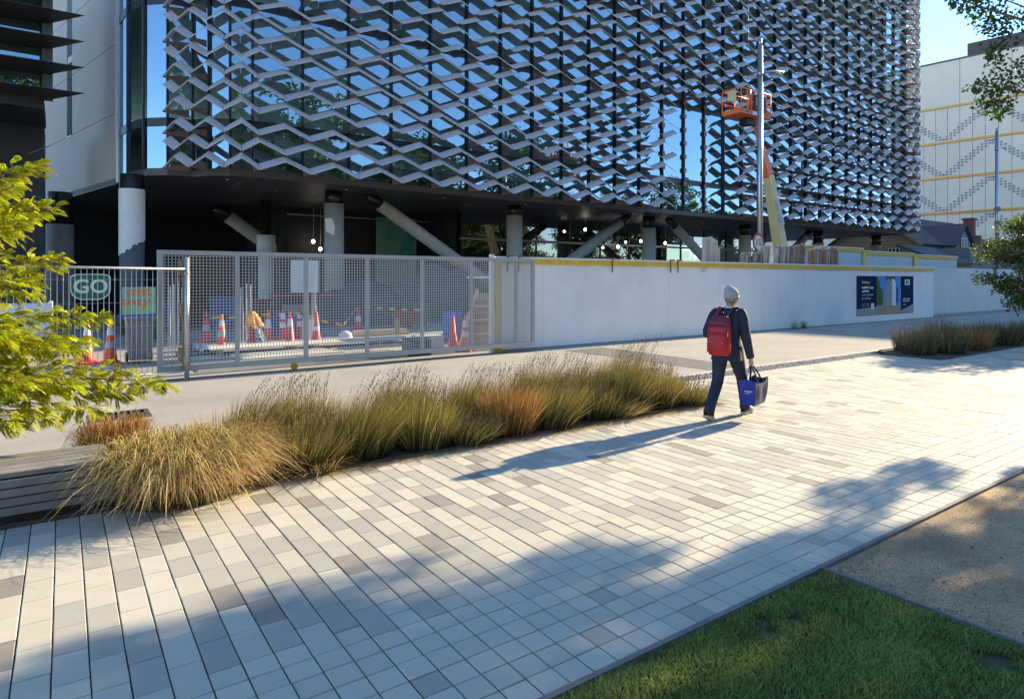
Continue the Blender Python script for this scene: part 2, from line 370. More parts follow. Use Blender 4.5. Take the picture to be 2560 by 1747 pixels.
# planting beds with steel edging
def bed(nm, poly):
    s = struct(nm, MB().poly([(x, y, .012) for x, y in poly]), m_soil); e = MB(); n = len(poly)
    for k in range(n):
        a, b = Vector((*poly[k], 0)), Vector((*poly[(k+1) % n], 0)); e.bar((a.x, a.y, -.01), (b.x, b.y, -.01), .012, .09)
    e.build('steel_edging', m_steel_dark, s); return s
bed('planting_bed', [(-14, 6.205), (8.2, 6.205), (8.56, 7.72), (7.95, 8.27), (-14, 8.27)])
bed('planting_bed', [(17.15, 6.49), (32, 6.49), (32, 8.27), (17.7, 8.27), (17.0, 7.72)])
# bench: slatted timber box seat
m_wood = mat('weathered timber', (.20, .185, .17), .85, .25, 5, .35, 40, rand=.16, streak=.0)
bn = thing('bench', 'long weathered grey slatted timber bench at the left edge beside straw grass', 'bench', (-1.4, 6.4, 0))
BX0, BX1 = -3.6, .30
for k in range(5):
    y0 = 6.21 + k * .128
    mb = MB().bbox(BX0, y0, .385, BX1 + (.02 if k % 2 else 0), y0 + .118, .425, .005)
    mb.build('seat_slat', m_wood, bn)
for k in range(4):
    z0 = .10 + k * .07
    MB().box(BX0, 6.195, z0, BX1 + .05 - k * .012, 6.232, z0 + .059).build('front_slat', m_wood, bn)
for x in (-3.4, -1.6, .12):
    MB().box(x, 6.24, 0.005, x + .085, 6.33, .384).build('leg', m_wood, bn); MB().box(x, 6.70, 0.005, x + .085, 6.79, .384).build('leg', m_wood, bn)
    MB().box(x + .01, 6.331, .3, x + .075, 6.699, .383).build('bearer', m_wood, bn)
for x in (-3.35, -1.55, .16):
    for k in range(4): MB().lathe([(.009, 0), (.009, .004)], (0, 0, 0), 8).build('bolt', m_iron, bn, loc=(x, 6.194, .128 + k * .07), rot=(rad(90), 0, 0))
MB().box(BX0, 6.24, .05, BX1 - .22, 6.3, .38).build('shade_board', mat('bench shade', (.03, .028, .025), .9), bn)  # near-black board standing in for the shade behind the slats
# ================================================================== fence, gate, hoarding
m_galv = MT['galvanised']
m_galv2 = mat('galvanised tube', (.50, .51, .50), .42, .15, 9, metal=.55, rand=.05)
m_gate = mat('grey gate paint', (.40, .415, .41), .5, .08, 4, metal=.2)
m_wire = mat('gate wire', (.60, .61, .60), .55, .08, 20, metal=.2)
m_white = mat('white painted ply', (.86, .86, .85), .6, .05, 1.2, .1, 30, streak=.035, tint=((.68, .67, .64), .45, .55, .85))
m_yel = mat('yellow paint', (.76, .50, .04), .6, .14, 3, .1, 40, streak=.15)
m_tim = mat('raw timber', (.42, .28, .15), .75, .25, 4, .2, 40, rand=.15)
m_rust = mat('rusty steel', (.20, .11, .06), .8, .4, 20, .2, 60)
HY = 13.95
# --- sliding mesh gate
GY = 13.70; GX0, GX1, GZ0, GZ1 = 1.45, 10.35, .14, 2.46
gt = thing('sliding_gate', 'long grey steel sliding gate with square wire mesh', 'gate', (5.9, GY, 0))
MB().box(GX0, GY - .045, GZ1 - .085, GX1, GY + .045, GZ1).build('top_rail', m_gate, gt)
MB().box(GX0, GY - .045, GZ0, GX1, GY + .045, GZ0 + .115).build('bottom_rail', m_gate, gt)
for x, w in [(GX0, .1)] + [(GX0 + 1.38 * k, .07) for k in range(1, 7)] + [(GX1 - .1, .1)]:
    MB().box(x, GY - .04, GZ0 + .117, x + w, GY + .04, GZ1 - .087).build('upright', m_gate, gt)
mb = MB(); p = .0605
x = GX0 + .13
while x < GX1 - .1: mb.box(x - .0052, GY - .005, GZ0 + .11, x + .0052, GY + .003, GZ1 - .08); x += p
z = GZ0 + .15
while z < GZ1 - .09: mb.box(GX0 + .08, GY - .013, z - .0052, GX1 - .08, GY - .0052, z + .0052); z += p
mb.build('wire_mesh', m_wire, gt, kind='stuff')
for x in (4.0,):
    MB().lathe([(.07, -.025), (.075, -.018), (.062, 0), (.075, .018), (.07, .025)], n=14).build('roller', mat('yellow roller', (.6, .33, .02), .5), gt, loc=(x, GY, .068), rot=(rad(90), 0, 0))
tr = thing('gate_track', 'low steel track on the ground under the sliding gate', 'track', (5.9, GY, 0))
MB().box(1.2, GY - .06, -.012, 10.6, GY + .06, -.002).build('plate', m_rust, tr); MB().tube([(1.2, GY - .035, .0), (10.6, GY - .035, .0)], .012, 8).build('rail', m_rust, tr)
# --- guide post in front of the gate end
gp = thing('gate_post', 'galvanised tubular guide post with timber packers in front of the gate', 'post', (1.93, 13.53, 0))
MB().tube([(1.93, 13.53, -.02), (1.93, 13.53, 2.32)], .042, 16).build('post', m_galv2, gp, True)
MB().box(1.86, 13.57, .15, 1.885, 13.64, 2.36).build('timber_batten', m_tim, gp); MB().box(1.975, 13.57, .2, 2.0, 13.64, 2.36).build('timber_batten', m_tim, gp)
for z in (.35, 1.2, 2.0):
    MB().box(1.79, 13.575, z, 1.855, 13.63, z + .26).build('packer', m_tim, gp); MB().tube([(1.93, 13.53, z), (1.93, 13.53, z + .03)], .05, 14).build('clamp', m_galv, gp)
# --- temporary fence panel with bars
fn = thing('temporary_fence', 'galvanised steel site fence panel with thin vertical bars', 'fence', (.4, 13.5, 0))
FY = 13.5; FX0, FX1 = -1.75, 1.86
MB().tube([(FX0, FY, 2.13), (FX1 + .03, FY, 2.10)], .021, 12).build('top_rail', m_galv2, fn, True)
MB().tube([(FX0, FY, .16), (FX1, FY, .16)], .021, 12).build('bottom_rail', m_galv2, fn, True)
bme = MB().tube([(0, 0, 0), (0, 0, 1.945)], .0052, 6).mesh('bar', m_galv2, True)
k = 0; x = FX0 + .06
while x < FX1 - .02:
    link('bar', bme, fn, loc=(x, FY - .004 + R.uniform(-.004, .004), .165), rot=(R.uniform(-.003, .003), R.uniform(-.004, .004), 0)); x += .0845
for z in (.62, 1.05, 1.48, 1.9): MB().tube([(FX0, FY + .008, z), (FX1, FY + .008, z)], .003, 5).build('wire', m_galv, fn)
for x in (FX0, -.34): MB().tube([(x, FY, .0), (x, FY, 2.14)], .022, 12).build('post', m_galv2, fn, True)
for x in (FX0, -.34): MB().bbox(x - .12, FY - .32, -.012, x + .12, FY + .32, .08, .02).build('foot_block', m_conc, fn)
f2 = thing('temporary_fence', 'galvanised fence panel continuing out of the left edge of the picture', 'fence', (-3.6, 13.5, 0))
MB().tube([(-4.6, FY, 2.13), (FX0 - .06, FY, 2.13)], .021, 12).build('top_rail', m_galv2, f2, True); MB().tube([(-4.6, FY, .16), (FX0 - .06, FY, .16)], .021, 12).build('bottom_rail', m_galv2, f2, True)
for k in range(32): link('bar', bme, f2, loc=(-4.55 + k * .0845, FY, .165))
MB().tube([(-4.6, FY, 0), (-4.6, FY, 2.13)], .022, 12).build('post', m_galv2, f2, True)
# --- GO sign and hand painted board
m_green = mat('sign green', (.006, .17, .085), .5, .08, 4); m_signw = mat('sign white', (.75, .75, .73), .45, .05, 6)
def stadium(w, h, r, n=7):
    pts = []
    for cx, cy, a0 in ((w/2-r, h/2-r*.5, 0), (-w/2+r, h/2-r*.5, 90), (-w/2+r*1.5, -h/2+r*1.5, 180), (w/2-r*1.5, -h/2+r*1.5, 270)):
        rr = r if a0 < 180 else r * 1.5
        for k in range(n): a = rad(a0 + 90 * k / (n-1)); pts.append((cx + rr * math.cos(a), cy + (rr * .5 if a0 < 180 else rr) * math.sin(a)))
    return pts
gx, gz = .40, 1.77
go = thing('go_sign', 'green rounded traffic sign reading GO hung on the fence bars', 'sign', (gx, FY + .03, gz - .22))
MB().prism_y([(gx + a, gz + b) for a, b in stadium(.60, .46, .13)], FY + .018, FY + .022).build('border', m_signw, go)
MB().prism_y([(gx + a, gz + b) for a, b in stadium(.565, .425, .125)], FY + .0135, FY + .0178).build('face', m_green, go)
text('lettering', 'GO', .335, m_signw, go, (gx, FY + .0125, gz), FACE_S, .0008, bold=.007)
m_teal = mat('painted board', (.20, .56, .46), .6, .1, 2, tint=((.42, .56, .22), 1.2, .45, .8)); m_orange = mat('spray orange', (.85, .20, .02), .6, .15, 8)
sb = thing('painted_board', 'teal board with orange hand-sprayed words STEEL ONLY on the fence', 'sign', (1.14, FY + .03, 1.25))
MB().box(.875, FY + .02, 1.245, 1.41, FY + .032, 1.765).build('board', m_teal, sb)
MB().box(.80, FY + .012, 1.225, 1.42, FY + .019, 1.262).build('blue_tape', mat('blue tape', (.01, .13, .55), .5), sb)
text('lettering', 'STEEL', .165, m_orange, sb, (1.14, FY + .0185, 1.655), (rad(90), rad(-2), 0), .0006, bold=.006, xs=1.02)
text('lettering', 'ONLY', .165, m_orange, sb, (1.09, FY + .0185, 1.475), (rad(90), rad(3), 0), .0006, bold=.006)
MB().bar((1.24, FY + .018, 1.44), (1.18, FY + .018, 1.32), .025, .002, (0, 1, 0)).build('paint_stroke', m_orange, sb)
# --- hoarding
hd = thing('site_hoarding', 'long white plywood hoarding with a yellow capping beam along the road', 'hoarding', (22, HY, 0))
xs = [9.32, 10.85] + [13.42 + 2.58 * k for k in range(9)]; xs = [x for x in xs if x < 35.3] + [35.45]
HZ = 2.46
for a, b in zip(xs[:-1], xs[1:]):
    MB().box(a + .004, HY + R.uniform(0, .004), .045, b - .004, HY + .02, HZ).build('panel', m_white, hd)
MB().box(9.25, HY - .06, HZ + .002, 35.46, HY + .09, HZ + .05).build('cap_board', m_signw, hd)
for k in range(9):
    a = 9.25 + k * 2.912; MB().box(a + .002, HY - .055, HZ - .135, a + 2.908, HY - .008, HZ + .001).build('capping_beam', m_yel, hd)
MB().box(9.22, HY - .05, 0, 9.44, HY - .008, HZ - .136).build('end_post', m_yel, hd)
MB().box(9.12, HY - .03, 0, 9.215, HY + .07, HZ + .1).build('end_stud', m_signw, hd)
for x in [9.5 + 2.58 * k for k in range(11)]: MB().box(x, HY + .03, 0, x + .09, HY + .12, HZ - .01).build('stud', m_tim, hd)
for a in xs[1:-1]: MB().box(a - .03, HY + .021, .05, a + .03, HY + .028, HZ - .02).build('backing', mat('backing dark', (.05, .05, .05), .9), hd)
for x in (9.62, 9.98, 13.42, 16.0, 16.35):
    MB().box(x - .02, HY - .075, HZ - .34, x + .02, HY - .056, HZ + .06).box(x - .02, HY - .1, HZ + .051, x + .16, HY - .02, HZ + .085).build('clamp', m_rust, hd)
MB().box(9.3, HY - .012, -.02, 35.4, HY + .02, .043).build('skirting', mat('grey skirting', (.3, .32, .33), .7, .2, 3), hd)
MB().box(17.62, HY - .003, 2.16, 17.86, HY - .001, 2.17).box(17.62, HY - .003, 2.28, 17.86, HY - .001, 2.29).box(17.62, HY - .003, 2.17, 17.63, HY - .001, 2.28).box(17.85, HY - .003, 2.17, 17.86, HY - .001, 2.28).bar((17.64, HY - .002, 2.18), (17.78, HY - .002, 2.27), .002, .02, (0, 0, 1)).build('scribble', mat('marker black', (.03, .03, .03), .7), hd)
h2 = thing('site_hoarding', 'plain grey-white hoarding without yellow capping at the far right', 'hoarding', (42, HY + .2, 0))
m_white2 = mat('old white ply', (.66, .655, .64), .65, .06, 1.0, .1, 30, streak=.07)
for k in range(9):
    a = 35.5 + 2.44 * k; MB().box(a, HY + .1 + R.uniform(0, .006), .16, a + 2.43, HY + .13, 2.50).build('panel', m_white2, h2)
MB().box(35.47, HY + .132, 0, 57.4, HY + .2, 2.4).build('frame', m_tim, h2); MB().box(35.48, HY + .08, -.02, 57.4, HY + .128, .155).build('skirting', mat('grey skirting', (.3, .32, .33)), h2)
MB().box(43.6, HY + .04, 2.0, 43.75, HY + .098, 2.56).build('clamp', m_rust, h2); MB().box(43.4, HY + .0, 2.51, 44.2, HY + .14, 2.56).build('clamp_head', m_rust, h2)
# --- poster on the hoarding
PX0, PX1, PZ0, PZ1 = xat(2141, HY), xat(2283, HY), .32, 2.06
pz = lambda t: PZ0 + (PZ1 - PZ0) * t
pxx = lambda t: PX0 + (PX1 - PX0) * t
po = thing('poster', 'navy information poster with a building picture on the white hoarding', 'poster', (27.5, HY - .01, PZ0))
m_navy = mat('poster navy', (.010, .026, .07), .9, .05, 2, spec=.1); m_psky = mat('poster sky', (.12, .33, .70), .9, .12, 3, spec=.1); m_pgr = mat('poster green', (.10, .16, .03), .9, .4, 12, spec=.1)
m_pbl = mat('poster stone', (.38, .37, .36), .9, .08, 5, spec=.1); m_pbd = mat('poster shade', (.07, .07, .10), .9, .1, spec=.1); m_ptan = mat('poster tan', (.45, .34, .20), .9, .3, 9, spec=.1); m_pgold = mat('poster gold', (.62, .40, .06), .5)
MB().box(PX0, HY - .008, PZ0, PX1, HY - .002, PZ1).build('backing', m_navy, po)
def pq(nm, pts, m, k): MB().poly([(pxx(a), HY - .0085 - .0006 * k, pz(b)) for a, b in pts]).build(nm, m, po)
pq('picture_sky', [(.33, .18), (.76, .18), (.76, .995), (.33, .995)], m_psky, 1)
pq('picture_trees', [(.33, .2), (.42, .2), (.44, .4), (.43, .62), (.39, .70), (.375, .85), (.35, .97), (.33, .97)], m_pgr, 2)
pq('picture_tower', [(.46, .2), (.60, .2), (.60, .93), (.53, .9), (.50, .78), (.47, .6)], m_pbl, 2)
pq('picture_tower_side', [(.60, .22), (.67, .22), (.67, .8), (.64, .93), (.60, .93)], m_signw, 2)
pq('picture_wing', [(.67, .3), (.70, .3), (.71, .65), (.67, .76)], m_pbd, 2)
pq('picture_forecourt', [(.33, .005), (.76, .005), (.76, .22), (.33, .24)], m_ptan, 3)
pq('picture_leaves', [(.47, .99), (.66, .99), (.64, .90), (.6, .95), (.57, .86), (.54, .94), (.5, .88)], m_pgr, 3)
pq('ground_left', [(0, .005), (.33, .005), (.33, .22), (.14, .19), (0, .17)], m_pbl, 3); pq('ground_right', [(.76, .005), (1, .005), (1, .26), (.9, .17), (.76, .09)], m_pbl, 3)
def wordline(a, c, h, words, m):      # a line of print too small to read: word-length strokes of uneven height
    x = a; rw = random.Random(int(a * 1000 + c * 777)); mb = MB()
    for w in words:
        e = x + w; n = max(3, int(w / .012))
        for k in range(n):
            q0, q1 = x + w * k / n, x + w * (k + .86) / n; up = h * rw.uniform(.62, 1.0); dn = h * (.22 if rw.random() < .12 else 0)
            mb.quad((pxx(q0), HY - .0112, pz(c - dn)), (pxx(q1), HY - .0112, pz(c - dn)), (pxx(q1), HY - .0112, pz(c + up)), (pxx(q0), HY - .0112, pz(c + up)))
        x = e + .014
    mb.build('print_line', m, po)
wordline(.085, .815, .055, [.125], m_pgold); wordline(.085, .685, .055, [.095, .022, .045], m_signw); wordline(.085, .595, .055, [.115], m_signw)
wordline(.085, .505, .05, [.014, .03, .11], m_pbl); wordline(.085, .415, .05, [.03, .1], m_pbl); wordline(.085, .285, .022, [.05, .06], m_pbl); wordline(.085, .235, .022, [.07, .05], m_pbl)
wordline(.80, .375, .035, [.06, .06], m_signw); wordline(.80, .315, .035, [.05, .055], m_signw); wordline(.80, .22, .03, [.06], m_pbl)
pq('code_plate', [(.235, .16), (.285, .16), (.285, .31), (.235, .31)], m_signw, 4)
pq('crest_plate', [(.835, .76), (.93, .76), (.93, .91), (.835, .91)], m_signw, 2); pq('crest', [(.855, .79), (.905, .79), (.905, .88), (.855, .88)], m_pbd, 3); pq('crest_bar', [(.875, .80), (.885, .80), (.885, .87), (.875, .87)], m_signw, 4)
# ================================================================== main building with folded metal screen
FACY = 24.5; BAY = 1.82; X0 = 5.64; SOF = 5.75; TOPZ = 27.0; ARC_R = 2.0; ARC_B = .75
NB = 28                                  # straight bays
Z_GAP = 12.03
LEN = BAY * NB; ARC2 = 1.1
def S(s, o=0.):                          # point on the facade line, o = distance in front of the glass
    if s > LEN:
        t = (s - LEN) / ARC2; return (X0 + LEN + (ARC2 + o) * math.sin(t), FACY + ARC2 - (ARC2 + o) * math.cos(t))
    if s >= 0: return (X0 + s, FACY - o)
    t = -s / ARC_R; return (X0 - (ARC_R + o) * math.sin(t), FACY + ARC_R - (ARC_R + o) * math.cos(t))
m_fin = mat('screen front', (.60, .535, .525), .45, .06, 2.5, metal=.12, spec=.6, rand=.05)
m_finb = mat('bracket bronze', (.28, .185, .155), .6, .15, 3); m_finc = mat('screen back', (.66, .64, .61), .5, .1, 3)
m_mul = mat('mullion dark', (.012, .013, .015), .4, .1, 4)
m_gl = glass_mat('facade glass', (.64, .86, .82), .36, (.62, .83, 1.0), .003, .06)
m_gl2 = glass_mat('ground glass', (.30, .34, .33), .22, (.9, .95, 1), .01)
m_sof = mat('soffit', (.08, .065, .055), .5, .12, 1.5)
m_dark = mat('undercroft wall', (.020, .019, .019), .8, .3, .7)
m_int = mat('interior', (.52, .62, .58), .8, .3, .4); m_intf = mat('interior floor', (.52, .58, .54), .7, .3, .5)
m_cconc = mat('column concrete', (.36, .335, .28), .85, .12, 3, .15, 60); m_cgrey = mat('column grey', (.105, .11, .11), .85, .1, 3, .1, 60)
m_wrap = mat('column wrap', (.74, .70, .63), .6, .07, 4); m_colmet = mat('column bronze', (.06, .05, .04), .3, .25, 5, metal=.7)
bld = thing('main_building', 'large glass building wrapped in a folded grey metal honeycomb screen', 'building', (30, 30, 0))
bounds = [-3 * ARC_B, -2 * ARC_B, -ARC_B] + [BAY * k for k in range(NB + 1)] + [LEN + .62 * k for k in range(1, 4)]
XE = X0 + NB * BAY
outline = [(1.8, 28.9), (1.95, 27.6), (2.36, 26.4), (3.05, 25.75)] + [S(s) for s in bounds] + [(XE + 1.1, 46), (-.9, 46), (-.9, 40)]
def slab(nm, z0, z1, m, inset=0.):
    pts = [(x, y + inset) for x, y in outline]; return MB().prism(pts, z0, z1).build(nm, m, bld)
slab('soffit', SOF - .12, SOF + .12, m_sof)
floors = [7.42 + 4.36 * k for k in range(5)]
for z in floors: slab('floor_slab', z - .02, z + .26, m_intf, .12)
slab('roof', TOPZ, TOPZ + .4, m_sof)
MB().prism([(X0 + 2, 32), (XE - 1, 32), (XE - 1, 45), (X0 + 2, 45)], SOF + .13, TOPZ - .01).build('core_wall', m_int, bld)
for k in range(5):
    x = 9.35 + 9.4 * (k - .0); MB().tube([(x, 26.3, SOF + .13), (x, 26.3, TOPZ - .02)], .38, 14).build('inner_column', m_intf, bld, True)
for z in floors: # ceiling bulkheads inside
    MB().box(X0 + 1, 25.2, z - .75, XE - .5, 25.35, z - .03).build('bulkhead', m_int, bld)
MB().box(XE + .95, 26.3, SOF + .13, XE + 1.05, 46, TOPZ - .01).build('end_wall', m_finb, bld)
rb_ = random.Random(3)      # rooms: partitions and blinds seen through the glass
for k in range(16):
    x = X0 + 1.5 + k * 3.2 + rb_.uniform(-.6, .6); z = floors[rb_.randrange(0, 4)] + .27
    MB().box(x, 26 + rb_.uniform(0, 2), z, x + rb_.uniform(.1, 1.6), 31.9, z + 3.2).build('partition', m_int if rb_.random() < .5 else mat('partition pale', (.55, .6, .56), .8, .1, 2), bld)
# glass panes and mullions
bands = [(SOF + .14, floors[0] - .04)] + [(floors[k] + .28, floors[k+1] - .04) for k in range(4)] + [(floors[4] + .28, TOPZ - .02)]
gpts = [(1.8, 28.9), (1.95, 27.6), (2.36, 26.4), (3.05, 25.75)] + [S(s) for s in bounds]
for a, b in zip(gpts[:-1], gpts[1:]):
    A, B = Vector((*a, 0)), Vector((*b, 0)); d = (B - A).normalized(); A2, B2 = A + d * .02, B - d * .02
    for z0, z1 in bands:
        ry = rb_.uniform(-.004, .004)
        MB().quad((A2.x, A2.y + ry, z0), (B2.x, B2.y - ry, z0), (B2.x, B2.y + ry * .5, z1), (A2.x, A2.y - ry, z1)).build('pane', m_gl, bld)
    for z in floors: MB().bar((A2.x, A2.y + .03, z + .12), (B2.x, B2.y + .03, z + .12), .05, .31).build('spandrel', m_mul, bld)
for p in gpts[1:]:
    MB().box(p[0] - .035, p[1] - .12, SOF + .13, p[0] + .035, p[1] + .1, TOPZ - .02).build('mullion', m_mul, bld)
MB().tube([(1.76, 28.98, SOF - .1), (1.76, 28.98, TOPZ)], .1, 10).build('corner_trim', mat('pale metal trim', (.5, .5, .48), .4, .05, 3, metal=.3), bld)
for x in (X0 + 12 * BAY, X0 + 13 * BAY, X0 + 14 * BAY):      # glass clamps in the entrance bay
    for k in range(8): MB().box(x - .11, FACY - .16, 6.5 + k * .78, x + .11, FACY - .121, 6.75 + k * .78).build('glass_clamp', m_finb, bld)
# folded screen ribbons
E_Y, E_Z, RISE, PITCH, OT = .32, .25, .36, .605, .82
rib = []; z = SOF + .0
for g, n in enumerate([3, 7, 7, 7, 7, 7]):
    for k in range(n):
        if z < 26.2: rib.append((z, k % 2 == 0, g))
        z += PITCH
    z += .155
nodes = []
for a, b in zip(bounds[:-1], bounds[1:]): nodes += [(a, True), ((a + b) / 2, False)]
nodes.append((bounds[-1], True))
def skip(x, z): return X0 + 12 * BAY - .1 < x < X0 + 15 * BAY + .1 and z < Z_GAP - .3
segs = []; brs = []
for z, A, g in rib:
    for (s1, b1), (s2, b2) in zip(nodes[:-1], nodes[1:]):
        xm = S((s1 + s2) / 2)[0]
        if skip(xm, z): continue
        z1 = z + (0 if b1 == A else RISE); z2 = z + (0 if b2 == A else RISE)
        segs.append((s1, z1, s2, z2))
    if A:
        for s in bounds:
            if not skip(S(s)[0], z): brs.append((s, z))
def seg_pts(s1, z1, s2, z2):
    o1, o2 = OT, OT + E_Y
    a, b, c, d = (*S(s1, o1), z1 + E_Z), (*S(s2, o1), z2 + E_Z), (*S(s2, o2), z2), (*S(s1, o2), z1)
    return a, b, c, d
def seg_add(mb, s1, z1, s2, z2):
    g_ = .006 if s2 > s1 else 0
    a, b, c, d = [Vector(p) for p in seg_pts(s1 + g_, z1, s2 - g_, z2)]
    n = (b - a).cross(d - a).normalized()
    if n.y > 0: n = -n
    t = n * -.022
    mb.hexa([d + t, c + t, b + t, a + t, d, c, b, a], mf=(1, 0, 1, 1, 1, 1))
def br_add(mb, s, z):
    p = S(s, .13); q = S(s, OT + E_Y - .04); A = Vector((*p, 0)); B = Vector((*q, 0)); d = (B - A).normalized(); w = Vector((-d.y, d.x, 0)) * .014
    Z = Vector((0, 0, 1))
    mb.hexa([A - w + Z * (z + .04), A + w + Z * (z + .04), A + w + Z * (z + .30), A - w + Z * (z + .30), B - w + Z * (z + .0), B + w + Z * (z + .0), B + w + Z * (z + .06), B - w + Z * (z + .06)])
def vis(p):
    c = proj(p); return 1 / c[2] if (0 < c[0] < 2560 and 0 < c[1] < 760) else 0
segs.sort(key=lambda q: vis(seg_pts(*q)[3]), reverse=True)
restm = MB()
for k, q in enumerate(segs):
    if k < 300: mb = MB(); seg_add(mb, *q); mb.build('screen_blade', [m_fin, m_finc], bld)
    else: seg_add(restm, *q)
restm.build('distant_screen_blades', [m_fin, m_finc], bld, kind='stuff')
brs.sort(key=lambda q: vis((*S(q[0], 1), q[1])), reverse=True); rest2 = MB()
for k, q in enumerate(brs):
    if k < 200: mb = MB(); br_add(mb, *q); mb.build('bracket', m_finb, bld)
    else: br_add(rest2, *q)
rest2.build('distant_brackets', m_finb, bld, kind='stuff')
# concrete side wall with slot window
wd = Vector((-2.7, 11.1, 0)).normalized(); wn_ = Vector((-wd.y, wd.x, 0)); W0 = Vector((1.8, 28.9, 0))
m_pre = mat('precast wall', (.50, .445, .385), .8, .05, .8, .08, 30)
def wallbox(nm, t0, t1, z0, z1, m, out=0., th=.35, par=None):
    a, b = W0 + wd * t0 + wn_ * out, W0 + wd * t1 + wn_ * out; c, d = b - wn_ * th, a - wn_ * th
    MB().hexa([(a.x, a.y, z0), (d.x, d.y, z0), (c.x, c.y, z0), (b.x, b.y, z0), (a.x, a.y, z1), (d.x, d.y, z1), (c.x, c.y, z1), (b.x, b.y, z1)]).build(nm, m, par or bld)
zs = [SOF - .1, 8.42, 11.1, 13.75, 16.4, 19.1, 21.8, 24.4, 27.2]
for z0, z1 in zip(zs[:-1], zs[1:]):
    hole = z1 > 9
    if not hole: wallbox('wall_panel', .12, 11.6, z0 + .012, z1 - .012, m_pre)
    else: wallbox('wall_panel', .12, 6.2, z0 + .012, z1 - .012, m_pre); wallbox('wall_panel', 7.0, 11.6, z0 + .012, z1 - .012, m_pre)
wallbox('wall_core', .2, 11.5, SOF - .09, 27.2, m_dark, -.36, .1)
wallbox('slot_window', 6.22, 6.98, 8.5, 27, m_gl, -.2, .05); wallbox('slot_sill', 6.2, 7.0, 8.36, 8.415, mat('pale metal trim', (.5, .5, .48)), .03, .3)
# undercroft: columns, braces, walls, ceiling strips
def column(px, Y, wrap=None, r=.41, split=3.9):
    x = xat(px, Y); c = thing('column', wrap[0], 'column', (x, Y, 0), 'round columns under the building')
    top = SOF - .125
    if wrap[1] == 'white':
        MB().tube([(x, Y, -.02), (x, Y, 3.62)], r * .98, 24).build('shaft', m_cgrey, c, True)
        rw = random.Random(5); rings = []; n = 40
        low = [3.0 + .26 * math.sin(k / n * 6.28 + 1.8) + rw.uniform(-.06, .06) for k in range(n)]
        for f in (0, 1): rings.append([(x + r * 1.03 * math.cos(6.283 * k / n), Y + r * 1.03 * math.sin(6.283 * k / n), low[k] if f == 0 else 5.1) for k in range(n)])
        MB().loft(rings, False).build('torn_wrap', m_wrap, c, True)
        MB().tube([(x, Y, 3.6), (x, Y, top)], r * .97, 24).build('bronze_casing', m_colmet, c, True)
    elif wrap[1] == 'inner':
        MB().tube([(x, Y, -.02), (x, Y, top)], r * .6, 18).build('bronze_casing', m_colmet, c, True)
        MB().tube([(x, Y, -.02), (x, Y, 3.2)], r * .8, 18).build('shaft', m_wrap, c, True); MB().tube([(x, Y, 3.1), (x, Y, 4.0)], r * 1.02, 18).build('wrap', m_wrap, c, True)
    else:
        MB().tube([(x, Y, -.02), (x, Y, wrap[2])], r, 28).build('shaft', m_cconc, c, True)
        MB().tube([(x, Y, wrap[2] + .002), (x, Y, top)], r * .9, 20).build('head', m_colmet, c, True)
    return x
CYL = 26.5
column(330, 26.4, ('white-wrapped round column under the corner of the glass building', 'white'), .40)
xB = column(835, CYL, ('grey concrete column with a torn white patch left of the green board', 'plain', 5.1))
MB().poly([(xB - .45, CYL - .30, 3.9), (xB - .15, CYL - .425, 3.75), (xB - .1, CYL - .43, 4.1), (xB - .22, CYL - .41, 4.45), (xB - .47, CYL - .25, 4.45)]).build('wrap_remnant', m_wrap, bpy.data.objects['column.001'])
column(1286, CYL, ('grey concrete column above the left end of the yellow capping', 'plain', 5.15))
column(1622, CYL, ('grey concrete column left of the leaning brace by the timber stacks', 'plain', 4.95))
column(1862, CYL, ('grey concrete column behind the round 10 sign', 'plain', 4.9))
column(2045, CYL, ('dim concrete column right of the boom lift arm', 'plain', 4.7))
column(2190, CYL, ('farthest concrete column near the right corner of the building', 'plain', 4.8))
column(665, 31.5, ('thin bronze inner column with a white cap behind the gate', 'inner'))
column(150, 33.5, ('pale round column in shade below the precast side wall', 'plain', 4.25), .5)
def brace(p, q, label, r=.29, m=None, dark=.0):
    P, Q = Vector(p), Vector(q); c = thing('brace', label, 'brace', q, 'diagonal braces under the building')
    d = (Q - P).normalized(); MB().tube([P + d * .75, Q], r, 18).build('tube', m or m_cconc, c, True); MB().tube([P, P + d * .74], r * .8, 16).build('bronze_end', m_colmet, c, True)
brace((10.9, CYL + .1, 5.62), (19.9, CYL + .1, .1), 'long diagonal concrete brace sloping down to the right from the green board')
brace((26.95, CYL + .1, 5.6), (18.1, CYL + .1, .2), 'diagonal brace sloping down to the left between two columns')
brace((30.4, CYL + .1, 5.6), (38.6, CYL + .1, .1), 'diagonal brace sloping down to the right behind the first timber stack')
brace((46.2, CYL + .1, 5.5), (38.4, CYL + .1, .2), 'dim diagonal brace right of the boom lift')
brace((6.2, 34.5, 5.5), (13.5, 34.5, .3), 'pale inner brace in the dark undercroft behind the gate', .34, mat('inner brace', (.36, .34, .28), .85, .1, 3))
for k in range(14): # ceiling light slots and downlights
    x = 5.5 + k * 3.7; y = 26.2 + (k % 3) * 1.6
    MB().hexa([(x, y, SOF - .135), (x + .12, y, SOF - .135), (x + .12, y + 1.7, SOF - .135), (x, y + 1.7, SOF - .135), (x, y, SOF - .121), (x + .12, y, SOF - .121), (x + .12, y + 1.7, SOF - .121), (x, y + 1.7, SOF - .121)]).build('light_slot', mat('slot grey', (.22, .2, .18), .6), bld)
for k in range(22): MB().lathe([(.05, -.02), (.05, 0)], (5 + k * 2.3, 25.6 + (k % 2) * 1.9, SOF - .122), 10).build('downlight', m_wrap, bld)
for k in range(26): MB().box(4.5 + 2 * k, 24.7, SOF - .1245, 4.515 + 2 * k, 45, SOF - .121).build('soffit_joint', m_mul, bld)
def wall(nm, x0, y0, x1, y1, z0, z1, m): return MB().box(x0, y0, z0, x1, y1, z1).build(nm, m, bld)
